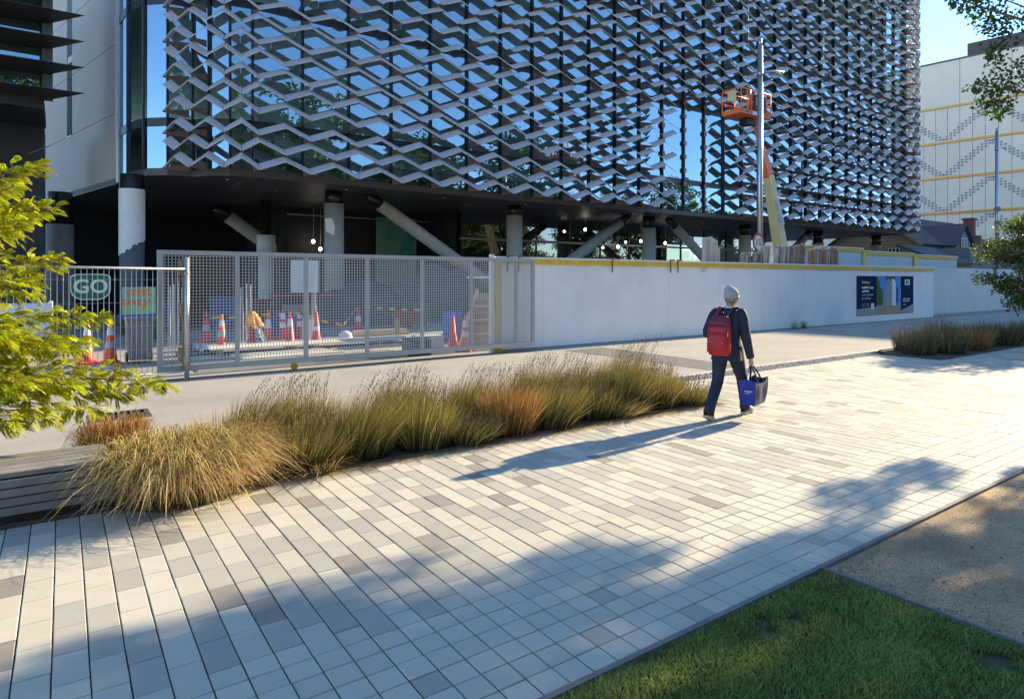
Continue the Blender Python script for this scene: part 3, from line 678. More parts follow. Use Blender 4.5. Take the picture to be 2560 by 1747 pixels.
wall('recess_wall', -6, 41.01, 9.3, 41.2, -.02, SOF - .13, m_dark); wall('recess_wall', 9.3, 33.2, 17.6, 33.4, -.02, SOF - .13, m_dark); wall('recess_side', 9.1, 33.2, 9.29, 41, -.02, SOF - .13, m_dark)
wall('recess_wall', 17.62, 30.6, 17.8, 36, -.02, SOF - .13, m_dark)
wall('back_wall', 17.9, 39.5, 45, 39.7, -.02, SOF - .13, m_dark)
gb = tag(MB().box(xat(942, 32.6), 32.6, .3, xat(1041, 32.6), 32.7, 5.3).build('plasterboard_sheet', mat('green plasterboard', (.16, .30, .235), .8, .12, 1.2, tint=((.05, .28, .2), .9, .55, .6))), 'tall pale green plasterboard sheet standing under the building', 'plasterboard')
for k in range(11): # ground floor glazing bays
    x = 18.0 + k * 2.6
    MB().quad((x + .04, 30.5, .1), (x + 2.56, 30.5, .1), (x + 2.56, 30.5, 4.1), (x + .04, 30.5, 4.1)).build('ground_pane', m_gl2, bld)
    MB().quad((x + .04, 30.5, 4.25), (x + 2.56, 30.5, 4.25), (x + 2.56, 30.5, SOF - .14), (x + .04, 30.5, SOF - .14)).build('ground_pane', m_gl2, bld)
    MB().box(x - .04, 30.44, -.02, x + .04, 30.56, SOF - .13).build('ground_mullion', m_mul, bld)
MB().box(17.9, 30.4, 4.11, 46.6, 30.56, 4.24).build('transom', mat('pale transom', (.3, .29, .26), .5), bld)
MB().box(9.3, 33.1, 5.2, 17.5, 33.19, 5.26).build('ceiling_edge', mat('pale transom', (.3, .29, .26)), bld)
# working lights hung under the soffit
m_bulb = mat('lit bulb', (1, .95, .85), .4, emit=((1, .93, .8), 9.))
for i, (px, py, Y) in enumerate(((783, 604, 32.5), (801, 623, 32.5), (1463, 574, 29.5), (1602, 603, 29.8), (1663, 608, 29.8), (1545, 617, 29.8))):
    x, z = xat(px, Y), zat(px, py, Y)
    l = thing('work_light', ['bare lit bulb beside the torn-wrap column', 'lower lit bulb beside the torn-wrap column', 'hanging lit bulb in a wire cage under the soffit', 'lit bulb just left of the leaning brace', 'lit bulb right of a grey column above the hoarding', 'small lit bulb low between two columns above the hoarding'][i], 'lamp', (x, Y, z))
    MB().lathe([(.01, -.09), (.06, -.07), (.085, -.01), (.07, .05), (.03, .09)], (x, Y, z), 12).build('bulb', m_bulb, l, True)
    MB().tube([(x, Y, z + .08), (x, Y, z + .2)], .03, 8).build('holder', m_mul, l); MB().tube([(x, Y, z + .2), (x + .03, Y, (z + SOF) / 2), (x, Y, SOF - .125)], .008, 5).build('cord', m_wrap, l)
# ================================================================== neighbour at the left edge
m_ldark = mat('dark cladding', (.035, .034, .033), .55, .15, 2); m_lfin = mat('sunshade fin', (.05, .042, .036), .5, .15, 3)
lb = thing('finned_building', 'dark building with pointed horizontal sunshade fins at the top left', 'building', (-6, 30, 0))
MB().box(-16, 31, -.02, -.6, 33, 7.9).build('lower_wall', m_ldark, lb)
MB().prism([(-16, 26.2), (-.55, 27.9), (-.55, 31.5), (-16, 31.5)], 7.9, 8.3).build('soffit', m_ldark, lb)
for z in (8.3, 9.2, 10.1, 11.0, 11.9, 12.8):
    MB().hexa([(-16, 26.9, z), (.62, 26.7, z + .06), (-.45, 28.0, z - .05), (-16, 28.0, z - .05), (-16, 26.9, z + .09), (.6, 26.75, z + .09), (-.45, 28.0, z + .12), (-16, 28.0, z + .12)]).build('sunshade_fin', m_lfin, lb)
    for k in range(6):
        a = -15.9 + k * 2.55; MB().quad((a, 28.05, z + .2), (a + 2.47, 28.05, z + .2), (a + 2.47, 28.05, z + .84), (a, 28.05, z + .84)).build('window', m_gl, lb)
    MB().box(-16, 28.1, z + .12, -.62, 28.3, z + .9).build('wall_band', m_ldark, lb)
MB().box(-.60, 27.95, 8.3, -.3, 28.35, 14).build('corner_post', mat('grey post', (.14, .14, .14), .6), lb)
MB().box(-16, 28.4, 8.31, -.62, 31, 14).build('upper_wall', m_ldark, lb)
# ================================================================== cream building at the right
m_cream = mat('cream precast', (.80, .70, .56), .8, .05, .6, .06, 20, rand=.035); m_band = mat('bronze band', (.62, .36, .10), .35, .08, 3, metal=.35); m_dot = mat('pressed dot', (.33, .32, .30), .8, .1, 3)
B0 = Vector((94.6, 39.8, 0)); ce = Vector((.134, -.991, 0)); cn = Vector((-.991, -.134, 0))
cb = thing('cream_building', 'cream panelled building with gold bands and dotted chevrons at the right', 'building', (95, 38, 0))
def cbox(t0, t1, z0, z1, out, th, mb=None):
    mb = mb or MB(); a, b = B0 + ce * t0 + cn * out, B0 + ce * t1 + cn * out; c, d = b - cn * th, a - cn * th
    return mb.hexa([(a.x, a.y, z0), (d.x, d.y, z0), (c.x, c.y, z0), (b.x, b.y, z0), (a.x, a.y, z1), (d.x, d.y, z1), (c.x, c.y, z1), (b.x, b.y, z1)])
bz = [5.85, 10.5, 15.15, 19.8, 24.45]
cbox(-32, 36, -.05, 30.5, -.25, 18).build('core', mat('joint grey', (.16, .155, .14), .9), cb)  # dark core, seen through the open panel joints
for k in range(5):
    for j in range(-16, 22):
        if bz[k] < 20: cbox(j * 1.35 + .025, j * 1.35 + 1.325, bz[k] + .3, bz[k] + 4.62, 0, .24).build('panel', m_cream, cb)
for j in range(-6, 7): cbox(j * 5.4 + .03, j * 5.4 + 5.37, 24.75, 30.5, 0, .24).build('panel', m_cream, cb)
for j in range(-16, 22): cbox(j * 1.35 + .02, j * 1.35 + 1.33, -.05, 5.83, 0, .24).build('panel', m_cream, cb)
for z in bz: cbox(-24, 32, z, z + .28, .12, .35).build('gold_band', m_band, cb)
cbox(-31, 35, 30.51, 30.75, .05, 18).build('parapet', mat('dark coping', (.12, .11, .1), .6), cb)
cbox(5.9, 16.6, 30.76, 32.75, -1.5, 6).build('plant_screen', mat('dark brown screen', (.085, .065, .06), .6, .1, 2), cb)
mb = MB()
def hexdot(t, z, r=.27):
    c = B0 + ce * t + cn * .004; mb.poly([(c.x + ce.x * r * math.cos(a), c.y + ce.y * r * math.cos(a), z + r * .8 * math.sin(a)) for a in [k * math.pi / 3 for k in range(6)]])
for k in range(6):
    zb = bz[k-1] if k else bz[0] - 4.65
    for up, ta, tb in ((0, -1.4, 3.2), (1, 4.0, 8.6), (0, 8.9, 13.5), (1, 14.2, 18.8), (1, -6.6, -2.0), (0, -12, -7.3)):
        for i in range(12):
            for q in range(3):
                f = i / 11; t = ta + (tb - ta) * f + (q - 1) * .42; z = zb + .55 + 3.75 * (f if up else 1 - f)
                if -1 < z < 24.3: hexdot(t, z, .185)
mb.build('dotted_relief', m_dot, cb, kind='stuff')
for z in (20.6, 15.9): cbox(15.2, 15.7, z, z + 2.4, .02, .1).build('slot_vent', mat('vent dark', (.07, .07, .07), .6), cb)
# ================================================================== weatherboard house
m_wb = mat('tan weatherboard', (.36, .30, .21), .8, .1, 3, rand=.05); m_wbb = mat('blue grey boards', (.24, .30, .33), .8, .08, 3, rand=.05); m_roof = mat('house roof', (.085, .078, .085), .75, .12, 2, .2, 20)
m_wf = mat('window frame white', (.75, .74, .70), .5, .04); m_wdk = mat('window dark trim', (.04, .06, .08), .5); m_brick = mat('chimney brick', (.20, .075, .055), .85, .3, 9, .2, 30)
hs = thing('weatherboard_house', 'old tan weatherboard house with dark gabled roofs behind the site', 'house', (73, 30, 0))
hx0, hx1, hy0, hy1, he, hr = 64., 82., 26.4, 34.6, 5.3, 8.15; hm = (hy0 + hy1) / 2
MB().prism_x([(hy0, -.05), (hy1, -.05), (hy1, he), (hm, hr - .1), (hy0, he)], hx0 + .1, hx1).build('wall_core', m_wdk, hs)
nbd = 26
for k in range(nbd):
    z0 = k * .31; z1 = z0 + .30
    if z0 < he: y0, y1 = hy0, hy1
    else: f = (z0 - he) / (hr - he); y0, y1 = hy0 + f * (hm - hy0), hy1 - f * (hy1 - hm)
    if y1 - y0 > .4: MB().hexa([(hx0 + .02, y0, z0), (hx0 + .1, y0, z0), (hx0 + .1, y1, z0), (hx0 + .02, y1, z0), (hx0 + .07, y0, z1), (hx0 + .1, y0, z1), (hx0 + .1, y1, z1), (hx0 + .07, y1, z1)]).build('board', m_wb, hs)
    if z0 < he - .3: MB().box(hx0 + .12, hy0 - .08, z0, hx0 + 7, hy0 - .001, z1 - .02).build('board', m_wbb, hs)
def roofq(a, b, c, d, nm='roof_slope', th=.14):
    a, b, c, d = map(Vector, (a, b, c, d)); n = (b - a).cross(d - a).normalized() * th
    if n.z < 0: n = -n
    MB().hexa([a, b, c, d, a + n, b + n, c + n, d + n]).build(nm, m_roof, hs)
roofq((hx0 - .3, hy0 - .45, he - .25), (hx1 + .3, hy0 - .45, he - .25), (hx1 + .3, hm, hr), (hx0 - .3, hm, hr)); roofq((hx0 - .3, hm, hr), (hx1 + .3, hm, hr), (hx1 + .3, hy1 + .45, he - .25), (hx0 - .3, hy1 + .45, he - .25))
MB().bar((hx0 - .32, hy0 - .45, he - .22), (hx0 - .32, hm, hr + .05), .06, .28).build('barge_board', m_wb, hs)
def hwin(x, y, z, w, h, face, nx, ny):
    g_ = MB(); f = MB()
    if face == 'x':
        o = MB().box(x - .06, y - .12, z - .12, x - .02, y + w + .12, z + h + .12).build('window', m_wdk, hs); MB().box(x - .075, y, z, x - .065, y + w, z + h).build('pane', mat('house glass', (.05, .07, .09), .1, spec=.8), o)
        for k in range(nx + 1): f.box(x - .11, y + w * k / nx - .035, z, x - .08, y + w * k / nx + .035, z + h)
        for k in range(ny + 1): f.box(x - .13, y, z + h * k / ny - .035, x - .111, y + w, z + h * k / ny + .035)
    else:
        o = MB().box(x - .12, y - .06, z - .12, x + w + .12, y - .02, z + h + .12).build('window', m_wdk, hs); MB().box(x, y - .075, z, x + w, y - .065, z + h).build('pane', mat('house glass', (.05, .07, .09), .1, spec=.8), o)
        for k in range(nx + 1): f.box(x + w * k / nx - .04, y - .11, z, x + w * k / nx + .04, y - .08, z + h)
        for k in range(ny + 1): f.box(x, y - .13, z + h * k / ny - .04, x + w, y - .111, z + h * k / ny + .04)
    f.build('frame', m_wf, o)
hwin(hx0, 28.0, 3.1, 1.0, 1.75, 'x', 3, 4); hwin(hx0, 31.2, 3.1, 1.0, 1.75, 'x', 3, 4)
hwin(66.6, hy0 - .08, 3.0, 1.9, 1.4, 'y', 3, 1)
wx0, wx1, wy0, we, wr = 68.8, 72.4, 25.3, 5.25, 7.15; wm = (wx0 + wx1) / 2
MB().prism_y([(wx0, -.05), (wx1, -.05), (wx1, we), (wm, wr - .1), (wx0, we)], wy0, 29).build('wing_core', m_wb, hs)
for k in range(23):
    z0 = k * .31; f = max(0, (z0 - we) / (wr - we)); a, b = wx0 + f * (wm - wx0), wx1 - f * (wx1 - wm)
    if b - a > .3: MB().hexa([(a, wy0 - .08, z0), (b, wy0 - .08, z0), (b, wy0 - .001, z0), (a, wy0 - .001, z0), (a, wy0 - .03, z0 + .3), (b, wy0 - .03, z0 + .3), (b, wy0 - .001, z0 + .3), (a, wy0 - .001, z0 + .3)]).build('board', m_wbb, hs)
roofq((wx0 - .35, wy0 - .4, we - .25), (wm, wy0 - .4, wr), (wm, 30, wr), (wx0 - .35, 30, we - .25)); roofq((wx1 + .35, wy0 - .4, we - .25), (wm, wy0 - .4, wr), (wm, 30, wr), (wx1 + .35, 30, we - .25))
hwin(69.9, wy0 - .08, 4.1, 1.4, 1.75, 'y', 4, 1)
ch = MB().box(75.4, 26, -.05, 77.0, 27.4, 6.2).build('chimney', m_brick, hs); MB().box(75.3, 25.9, 6.2, 77.1, 27.5, 6.4).build('ledge', m_roof, ch); MB().box(75.8, 26.3, 6.41, 76.7, 27.1, 8.0).build('stack', m_brick, ch); MB().box(75.7, 26.2, 8.0, 76.8, 27.2, 8.2).build('stack_cap', m_brick, ch)
ax = thing('annex', 'low dark grey annex with a sloping roof in front of the house', 'building', (68, 23, 0))
MB().box(61.5, 21.5, -.05, 84, 24.6, 4.55).build('wall', mat('slate wall', (.16, .17, .19), .7, .08, 1), ax)
MB().prism_x([(20.9, 3.3), (24.6, 4.75), (24.6, 4.55), (20.9, 3.1)], 55.6, 61.45).build('roof', m_roof, ax); MB().box(56, 21.3, -.05, 61.4, 24.5, 3.2).build('side_wall', m_wb, ax)
rs = thing('round_sign', 'round blue and green emblem sign on the dark annex wall', 'sign', (xat(2457, 21.3), 21.4, 3.2))
sx, sz, r_ = xat(2457, 21.3), zat(2457, 644, 21.3), .62
def disc_part(nm, pts, m, k): MB().poly([(sx + r_ * a, 21.42 - .004 * k, sz + r_ * b) for a, b in pts]).build(nm, m, rs)
circ = [(math.cos(k * .19635), math.sin(k * .19635)) for k in range(32)]
MB().prism_y([(sx + r_ * 1.02 * a, sz + r_ * 1.02 * b) for a, b in circ], 21.42, 21.495).build('disc', mat('emblem green', (.02, .07, .06), .5), rs)
disc_part('emblem_sky', [(.98 * a, .98 * b) for a, b in circ if b > -.1], mat('emblem blue', (.08, .30, .62), .5), 1)
disc_part('emblem_white', [(-.9, .2), (-.5, -.1), (.2, .55), (.05, .95), (-.4, .9), (-.8, .6)], m_wf, 2)
disc_part('emblem_red', [(-.55, -.05), (-.05, -.05), (.05, .45), (-.25, .5)], mat('emblem red', (.35, .05, .05), .5), 3)
disc_part('emblem_path', [(-.95, -.28), (-.2, -.3), (.0, .1), (.35, -.05), (.95, -.2), (.8, -.5), (.3, -.48), (-.2, -.42), (-.9, -.42)], mat('emblem cream', (.6, .62, .5), .5), 4)
# ================================================================== second yellow framed hoarding inside the site
h3 = thing('inner_hoarding', 'blue-white inner hoarding framed in bright yellow behind the timber stacks', 'hoarding', (38, 17.5, 0))
m_bw = mat('inner panel', (.52, .60, .60), .65, .06, 1.5, streak=.1); m_yb = mat('bright yellow', (.80, .50, .02), .55, .1, 3)
YH = 17.4; e0, e1, e2, e3 = xat(2010, YH), xat(2155, YH), xat(2282, YH), xat(2392, YH)
for a, b, z in ((e0, e1, 3.55), (e1 + .1, e2, 3.42), (e2 + .25, e3, 3.36)):
    MB().box(a, YH, .02, b, YH + .03, z - .01).build('panel', m_bw, h3); MB().box(a - .02, YH - .05, z - .16, b, YH - .001, z).build('rail', m_yel, h3); MB().box(a - .05, YH - .1, z + .001, b + .02, YH + .1, z + .05).build('cap', m_wf, h3)
for x, z in ((e1, 3.5), (e2, 3.38)): MB().box(x, YH - .1, -.02, x + .24, YH - .052, z + .02).build('post', m_yb, h3)
# ================================================================== street lamps and speed sign
m_pole = mat('brushed pole', (.42, .44, .45), .32, .06, 3, metal=.8)
def lamp(x, y, h, label, armz, arm, up=True):
    l = thing('street_lamp', label, 'street lamp', (x, y, 0), 'tall metal street lamps')
    MB().tube([(x, y, -.02), (x, y, h - .28)], [.115, .10], 18).build('pole', m_pole, l, True); MB().tube([(x, y, h - .28), (x, y, h)], .075, 14).build('pole_cap', m_pole, l, True)
    MB().tube([(x, y, armz - .1), (x, y, armz + .06)], .125, 18).build('collar', m_pole, l, True)
    mb = MB(); n = 10; rings = []
    for k in range(n + 1):
        t = k / n; w = .03 + .13 * math.sin(math.pi * min(1, t * .9 + .12)) ** .7 * (1 if t > .2 else t * 4 + .15); cx = x + .1 + arm * t; cz = armz + .03 + .42 * t - .10 * t * t; th = .03 + .03 * (1 - abs(t - .6))
        rings.append([(cx, y - w, cz), (cx, y - w * .7, cz + th), (cx, y + w * .7, cz + th), (cx, y + w, cz), (cx, y + w * .6, cz - th * .5), (cx, y - w * .6, cz - th * .5)])
    hd_ = MB().loft(rings).build('lamp_head', m_pole, l, True)
    MB().box(x + .1 + arm * .55, y - .1, armz + .19, x + .1 + arm * .9, y + .1, armz + .235).build('lens', mat('lamp lens', (.55, .5, .38), .25), l)
    return l
LY = 15.4; lx = xat(1900, LY)
lamp(lx, LY, zat(1900, 98, LY), 'tall brushed metal street lamp in front of the honeycomb screen', zat(1900, 184, LY), 1.55)
LY2 = 17.2; lx2 = xat(2492, LY2)
l2 = lamp(lx2, LY2, zat(2492, 320, LY2), 'slim street lamp before the cream building at the right edge', zat(2492, 372, LY2), 1.7)
for z in (7.0, 6.0): MB().tube([(lx2 - .5, LY2, z - .15), (lx2 - .1, LY2, z)], .05, 8).tube([(lx2 - .55, LY2 - .2, z - .2), (lx2 - .35, LY2 - .05, z - .12)], [.22, .12], 12).build('floodlight', m_pole, l2)
m_red = mat('sign red', (.55, .01, .015), .45, .05, 3)
SYs = 15.05; sx_, sz_ = xat(1896, SYs), zat(1896, 606, SYs); sg = thing('speed_sign', 'round red-ringed speed limit sign reading 10 on the lamp pole', 'sign', (sx_, SYs, sz_ - .4))
def disc(nm, r, y0, y1, m, par): MB().prism_y([(sx_ + r * math.cos(k * math.pi / 18), sz_ + r * math.sin(k * math.pi / 18)) for k in range(36)], y0, y1).build(nm, m, par)
disc('red_ring', .37, SYs, SYs + .01, m_red, sg); disc('white_face', .272, SYs - .004, SYs - .0004, m_signw, sg)
text('numerals', '10', .40, mat('numeral black', (.01, .01, .012), .5), sg, (sx_, SYs - .0055, sz_ - .005), FACE_S, .0008, bold=.004)
MB().box(sx_ - .03, SYs + .011, sz_ - .15, sx_ + .03, SYs + .24, sz_ - .1).box(sx_ - .03, SYs + .011, sz_ + .1, sx_ + .03, SYs + .24, sz_ + .15).build('bracket', m_galv, sg)
# ================================================================== stacks of standing boards behind the hoarding
m_b = [mat('board weathered', (.26, .22, .18), .85, .25, 4, rand=.2), mat('board brown', (.28, .17, .10), .85, .25, 4, rand=.2), mat('board pale', (.50, .46, .38), .85, .15, 4, rand=.15), mat('board grey', (.36, .35, .33), .85, .2, 4, rand=.15)]
rs_ = random.Random(11)
def stack(px0, px1, py0, py1, Y, lean, label, tones):
    a, b = xat(px0, Y), xat(px1, Y); t = thing('board_stack', label, 'boards', ((a + b) / 2, Y, 0), 'boards standing behind the hoarding'); x = a; n = 0
    while x < b:
        w = rs_.uniform(.06, .14); f = (x - a) / (b - a); top = zat(px0, py0, Y) * (1 - f) + zat(px1, py1, Y) * f + rs_.uniform(-.1, .06); m = m_b[rs_.choice(tones)]
        dy = rs_.uniform(-.06, .06); L = lean * top
        MB().hexa([(x - L, Y + dy, -.02), (x - L + w * .92, Y + dy, -.02), (x - L + w * .92, Y + dy + .16, -.02), (x - L, Y + dy + .16, -.02), (x, Y + dy, top), (x + w * .92, Y + dy, top + .02), (x + w * .92, Y + dy + .16, top + .02), (x, Y + dy + .16, top)]).build('board', m, t); x += w; n += 1
stack(1765, 1795, 594, 596, 14.4, .05, 'narrow stack of pale boards in front of the leaning brace', [2, 2, 3]); stack(1790, 1797, 612, 622, 14.35, .0, 'short pale offcut beside the narrow board stack', [2])
stack(1862, 1902, 637, 632, 14.4, .16, 'weathered boards leaning right under the round 10 sign', [0, 0, 3, 1]); stack(1906, 1925, 618, 612, 14.4, .16, 'taller pale boards leaning right of the round 10 sign', [2, 3])
stack(1945, 2016, 618, 611, 14.4, .14, 'widest stack of leaning boards right of the round sign', [0, 1, 0, 2, 3]); stack(2032, 2094, 623, 619, 14.4, .03, 'upright brown and grey boards before the inner hoarding', [1, 1, 3, 0])
# ================================================================== boom lift
m_or = mat('lift orange', (.88, .19, .05), .45, .08, 3, rand=.04); m_cr = mat('lift cream', (.72, .58, .28), .5, .08, 2); m_blk = mat('black plastic', (.015, .015, .018), .55, .1, 5); m_tyre = mat('tyre', (.02, .02, .02), .85, .1, 9, .2, 60)
bl = thing('boom_lift', 'orange boom lift with its basket raised in front of the facade', 'boom lift', (29, 18, 0))
YB = 18.0
P = lambda px, py: Vector((xat(px, YB), YB, zat(px, py, YB)))
k0, k1, k2 = P(1962, 650), P(1921, 440), P(1888, 312)
def boom(nm, a, b, w0, w1, m, dy=0):
    d = (b - a).normalized(); s = Vector((0, 1, 0)); u = d.cross(s).normalized(); off = Vector((0, dy, 0)); r = lambda c, w: [c + off + s * w * .42 + u * w / 2, c + off - s * w * .42 + u * w / 2, c + off - s * w * .42 - u * w / 2, c + off + s * w * .42 - u * w / 2]
    A, B = r(a, w0), r(b, w1); return MB().hexa(A + B).build(nm, m, bl)
boom('lower_boom', k0 + Vector((.15, 0, -1.2)), k1, .62, .42, m_cr); boom('middle_boom', k1 + (k0 - k1) * .04, k1 + (k2 - k1) * .55, .42, .30, m_or); boom('upper_boom', k1 + (k2 - k1) * .45, k2, .22, .2, m_or, -.02)
boom('hose_track', k1 + (k0 - k1) * -.02 + Vector((.2, .2, 0)), k1 + (k2 - k1) * .6 + Vector((.12, .2, 0)), .08, .08, m_blk)
d_ = (k1 - k0).normalized(); q_ = k0 + d_ * 1.6
boom('boom_decal', k0 + (k1 - k0) * .42 + Vector((0, -.24, 0)), k0 + (k1 - k0) * .72 + Vector((0, -.22, 0)), .16, .14, mat('decal blue grey', (.45, .55, .66), .5))
bk = P(1864, 296); bx0, bx1, by0, by1, bzf = bk.x - 1.12, bk.x + 1.12, YB - .55, YB + .45, bk.z
bs = MB().box(bx0, by0, bzf, bx1, by1, bzf + .06).box(bx0, by0 - .012, bzf, bx1, by0 - .001, bzf + .2).box(bx0 - .012, by0, bzf, bx0 - .001, by1, bzf + .2).box(bx1 + .001, by0, bzf, bx1 + .012, by1, bzf + .2).box(bx0, by1 + .001, bzf, bx1, by1 + .012, bzf + .2).build('basket_floor', m_or, bl)
mb = MB()
for k in range(14):
    if 5 <= k <= 8: continue
    a = bx0 + .06 + k * .155; mb.poly([(a, by0 - .014, bzf + .03), (a + .06, by0 - .014, bzf + .03), (a + .11, by0 - .014, bzf + .17), (a + .05, by0 - .014, bzf + .17)])
mb.build('hazard_stripe', m_blk, bs); MB().box(bx0 + .85, by0 - .016, bzf + .02, bx0 + 1.45, by0 - .0125, bzf + .19).build('maker_plate', mat('plate pale', (.6, .64, .7), .5), bs)
H = 1.12
for x, y in ((bx0, by0), (bx0, by1), (bx1, by0), (bx1, by1), (bx0 + .45, by0), (bx0 + .78, by0), (bx1 - .35, by0), (bx0 + .9, by1)):
    MB().tube([(x, y, bzf + .05), (x, y, bzf + H)], .028, 8).build('basket_post', m_or, bl, True)
for z in (H, .58):
    for a, b in (((bx0, by0), (bx1, by0)), ((bx0, by1), (bx1, by1)), ((bx0, by0), (bx0, by1)), ((bx1, by0), (bx1, by1))):
        MB().tube([(*a, bzf + z), (*b, bzf + z)], .028 if z > 1 else .02, 8).build('basket_rail', m_or, bl, True)
MB().bbox(bx0 + .95, by0 - .06, bzf + .22, bx1 - .4, by0 + .3, bzf + .92, .03).build('control_box', m_blk, bl); MB().box(bx0 + 1.05, by0 - .066, bzf + .45, bx0 + 1.42, by0 - .0605, bzf + .8).build('warning_plate', mat('plate amber', (.7, .42, .08), .5), bl)
MB().box(bx0 + .98, by0 - .064, bzf + .93, bx1 - .45, by0 - .02, bzf + 1.02).build('top_strip', m_wf, bl)
MB().box(bx1 + .03, by0 + .2, bzf + .1, bx1 + .05, by0 + .8, bzf + .38).build('end_plate', m_wf, bl); MB().box(bx0 - .02, by0 + .25, bzf + .62, bx0 - .005, by0 + .7, bzf + 1.05).build('end_sticker', m_cr, bl)
MB().tube([(bx0 + .5, by0, bzf + .06), (bx0 + .62, by0 - .02, bzf + .9), (bx0 + .68, by0, bzf + 1.1)], .045, 8).build('cable_loom', m_or, bl, True)
MB().box(bk.x - .2, YB - .2, bzf - .3, bk.x + .35, YB + .2, bzf - .001).build('basket_mount', m_blk, bl); boom('jib_link', k2, Vector((bk.x + .1, YB, bzf - .15)), .2, .2, m_blk)
MB().bbox(k0.x - 1.6, YB - .9, .5, k0.x + 2.2, YB + .9, 1.5, .1).build('chassis', m_cr, bl); MB().bbox(k0.x - .6, YB - .6, 1.51, k0.x + 1.6, YB + .6, 2.1, .08).build('turret', m_or, bl)
for x in (-1.2, 1.7):
    for y in (-1, 1): MB().tube([(k0.x + x, YB + y * .75, .45), (k0.x + x, YB + y * 1.1, .45)], .47, 20).build('wheel', m_tyre, bl, True)
# ================================================================== things on the site behind the gate
m_cone = mat('cone orange', (.85, .10, .02), .45, .1, 5, rand=.08); m_cred = mat('cone red', (.75, .035, .03), .45, .1, 5, rand=.08); m_refl = mat('reflective white', (.72, .72, .72), .35, .05, 8); m_cgy = mat('reflective grey', (.42, .43, .44), .4, .1, 8)
def make_cone(x, y, label, body, bands, h=.95, rz=0., lean=0.):
    c = thing('traffic_cone', label, 'traffic cone', (x, y, .0), 'traffic cones on the site', world=False, rotz=rz)
    MB().bbox(-.20, -.20, -.018, .20, .20, .035, .03).build('base', body, c)
    r = lambda z: .145 - (.145 - .035) * z / h
    MB().lathe([(r(.03) + .02, .034), (r(.06), .07), (r(h * .97), h * .97), (.025, h), (.012, h + .002)], n=20).build('body', body, c, True)
    for z0, z1, m in bands: MB().lathe([(r(z0 * h) + .003, z0 * h), (r(z1 * h) + .003, z1 * h)], n=20, cap=False).build('collar', m, c, True)
    return c
W2 = [(.38, .55, m_refl), (.66, .86, m_refl)]; G2 = [(.36, .52, m_cgy), (.66, .84, m_refl)]
cones = [(218, 906, m_cred, [(.3, .5, m_refl), (.66, .9, m_refl)], 'red and white striped cone below the GO sign'), (276, 906, m_cone, G2, 'orange cone with a grey band beside the grey wheelie bin'),
 (515, 853, m_cred, [(.36, .52, m_cgy)], 'dull red cone with a grey band standing deepest left behind the gate'), (554, 872, m_cone, G2, 'orange cone with two bands in the first gate bay right of the post'),
 (671, 848, m_cone, [(.38, .68, m_refl)], 'orange cone with one wide white collar behind the draped vest'), (707, 847, m_cred, W2, 'narrow red and white cone left of the big bright red cone'),
 (725, 861, m_cred, [(.56, .78, m_refl)], 'big bright red cone with one white collar near the second gate upright'), (749, 842, m_cred, W2, 'red and white cone half hidden behind a gate upright'),
 (791, 859, m_cred, [(.42, .55, m_refl)], 'bright red cone topped by a yellow tape loop'), (1132, 876, m_cred, [], 'plain red cone without bands at the right of the gate'), (1163, 876, m_cone, W2, 'orange and white cone touching a gate upright at the right'),
 (896, 828, m_cred, [(.4, .6, m_refl)], 'red cone by the blue-grey heap in the middle of the gate')]
def gpt(px, py): u = (px - 1280) / FPX; d = CAM_H * FPX / (py - HORIZ); return d * (SY + CY * u), d * (CY - SY * u)
for i, (px, py, m, b, lab) in enumerate(cones):
    x, y = gpt(px, py); c = make_cone(x, y, lab, m, b, rz=R.uniform(0, 1.5))
    if 'tape loop' in lab: MB().tube([(.04 * math.cos(a), 0, 1.02 + .07 * math.sin(a)) for a in [k * .52 for k in range(13)]], .012, 6).build('tape_loop', m_yb, c)
# cone carrying a vest
x, y = gpt(630, 866); c = make_cone(x, y, 'red cone underneath the orange safety vest', m_cred, [], rz=.4)
v = thing('safety_vest', 'crumpled orange safety vest with grey striped cloth draped over a cone', 'vest', (x, y, .5))
def drape(nm, m, z1, z0, r1, r0, a0, a1, seed, dx=0):
    rd = random.Random(seed); rings = []; n = 22; mb = MB()
    for j in range(9):
        t = j / 8; row = []
        for k in range(n + 1):
            a = a0 + (a1 - a0) * k / n; r = r1 + (r0 - r1) * t ** .7 + .035 * math.sin(a * 7 + seed) * t + rd.uniform(-.008, .008); row.append((x + dx * t + r * math.cos(a), y + r * math.sin(a), z1 + (z0 - z1) * t + .03 * math.sin(a * 5) * t))
        rings.append(row)
    for j in range(8):
        for k in range(n):
            mb.quad(rings[j][k], rings[j][k+1], rings[j+1][k+1], rings[j+1][k])
    return mb.build(nm, m, v, True)
m_vest = mat('vest orange', (.95, .26, .01), .6, .2, 9, tint=((.9, .55, .02), 6, .55, .6)); m_cloth = mat('striped cloth', (.10, .13, .22), .7, .1, 5)
drape('vest', m_vest, 1.0, .55, .06, .26, 0, 6.28, 2, .06); drape('striped_cloth', m_cloth, .62, .08, .20, .30, 4.6, 6.6, 5, .14)
for k in range(4): drape('pale_stripe', m_refl, .58 - k * .12, .53 - k * .12, .215 + k * .02, .225 + k * .02, 4.7, 6.5, 5, .03 + .03 * k)
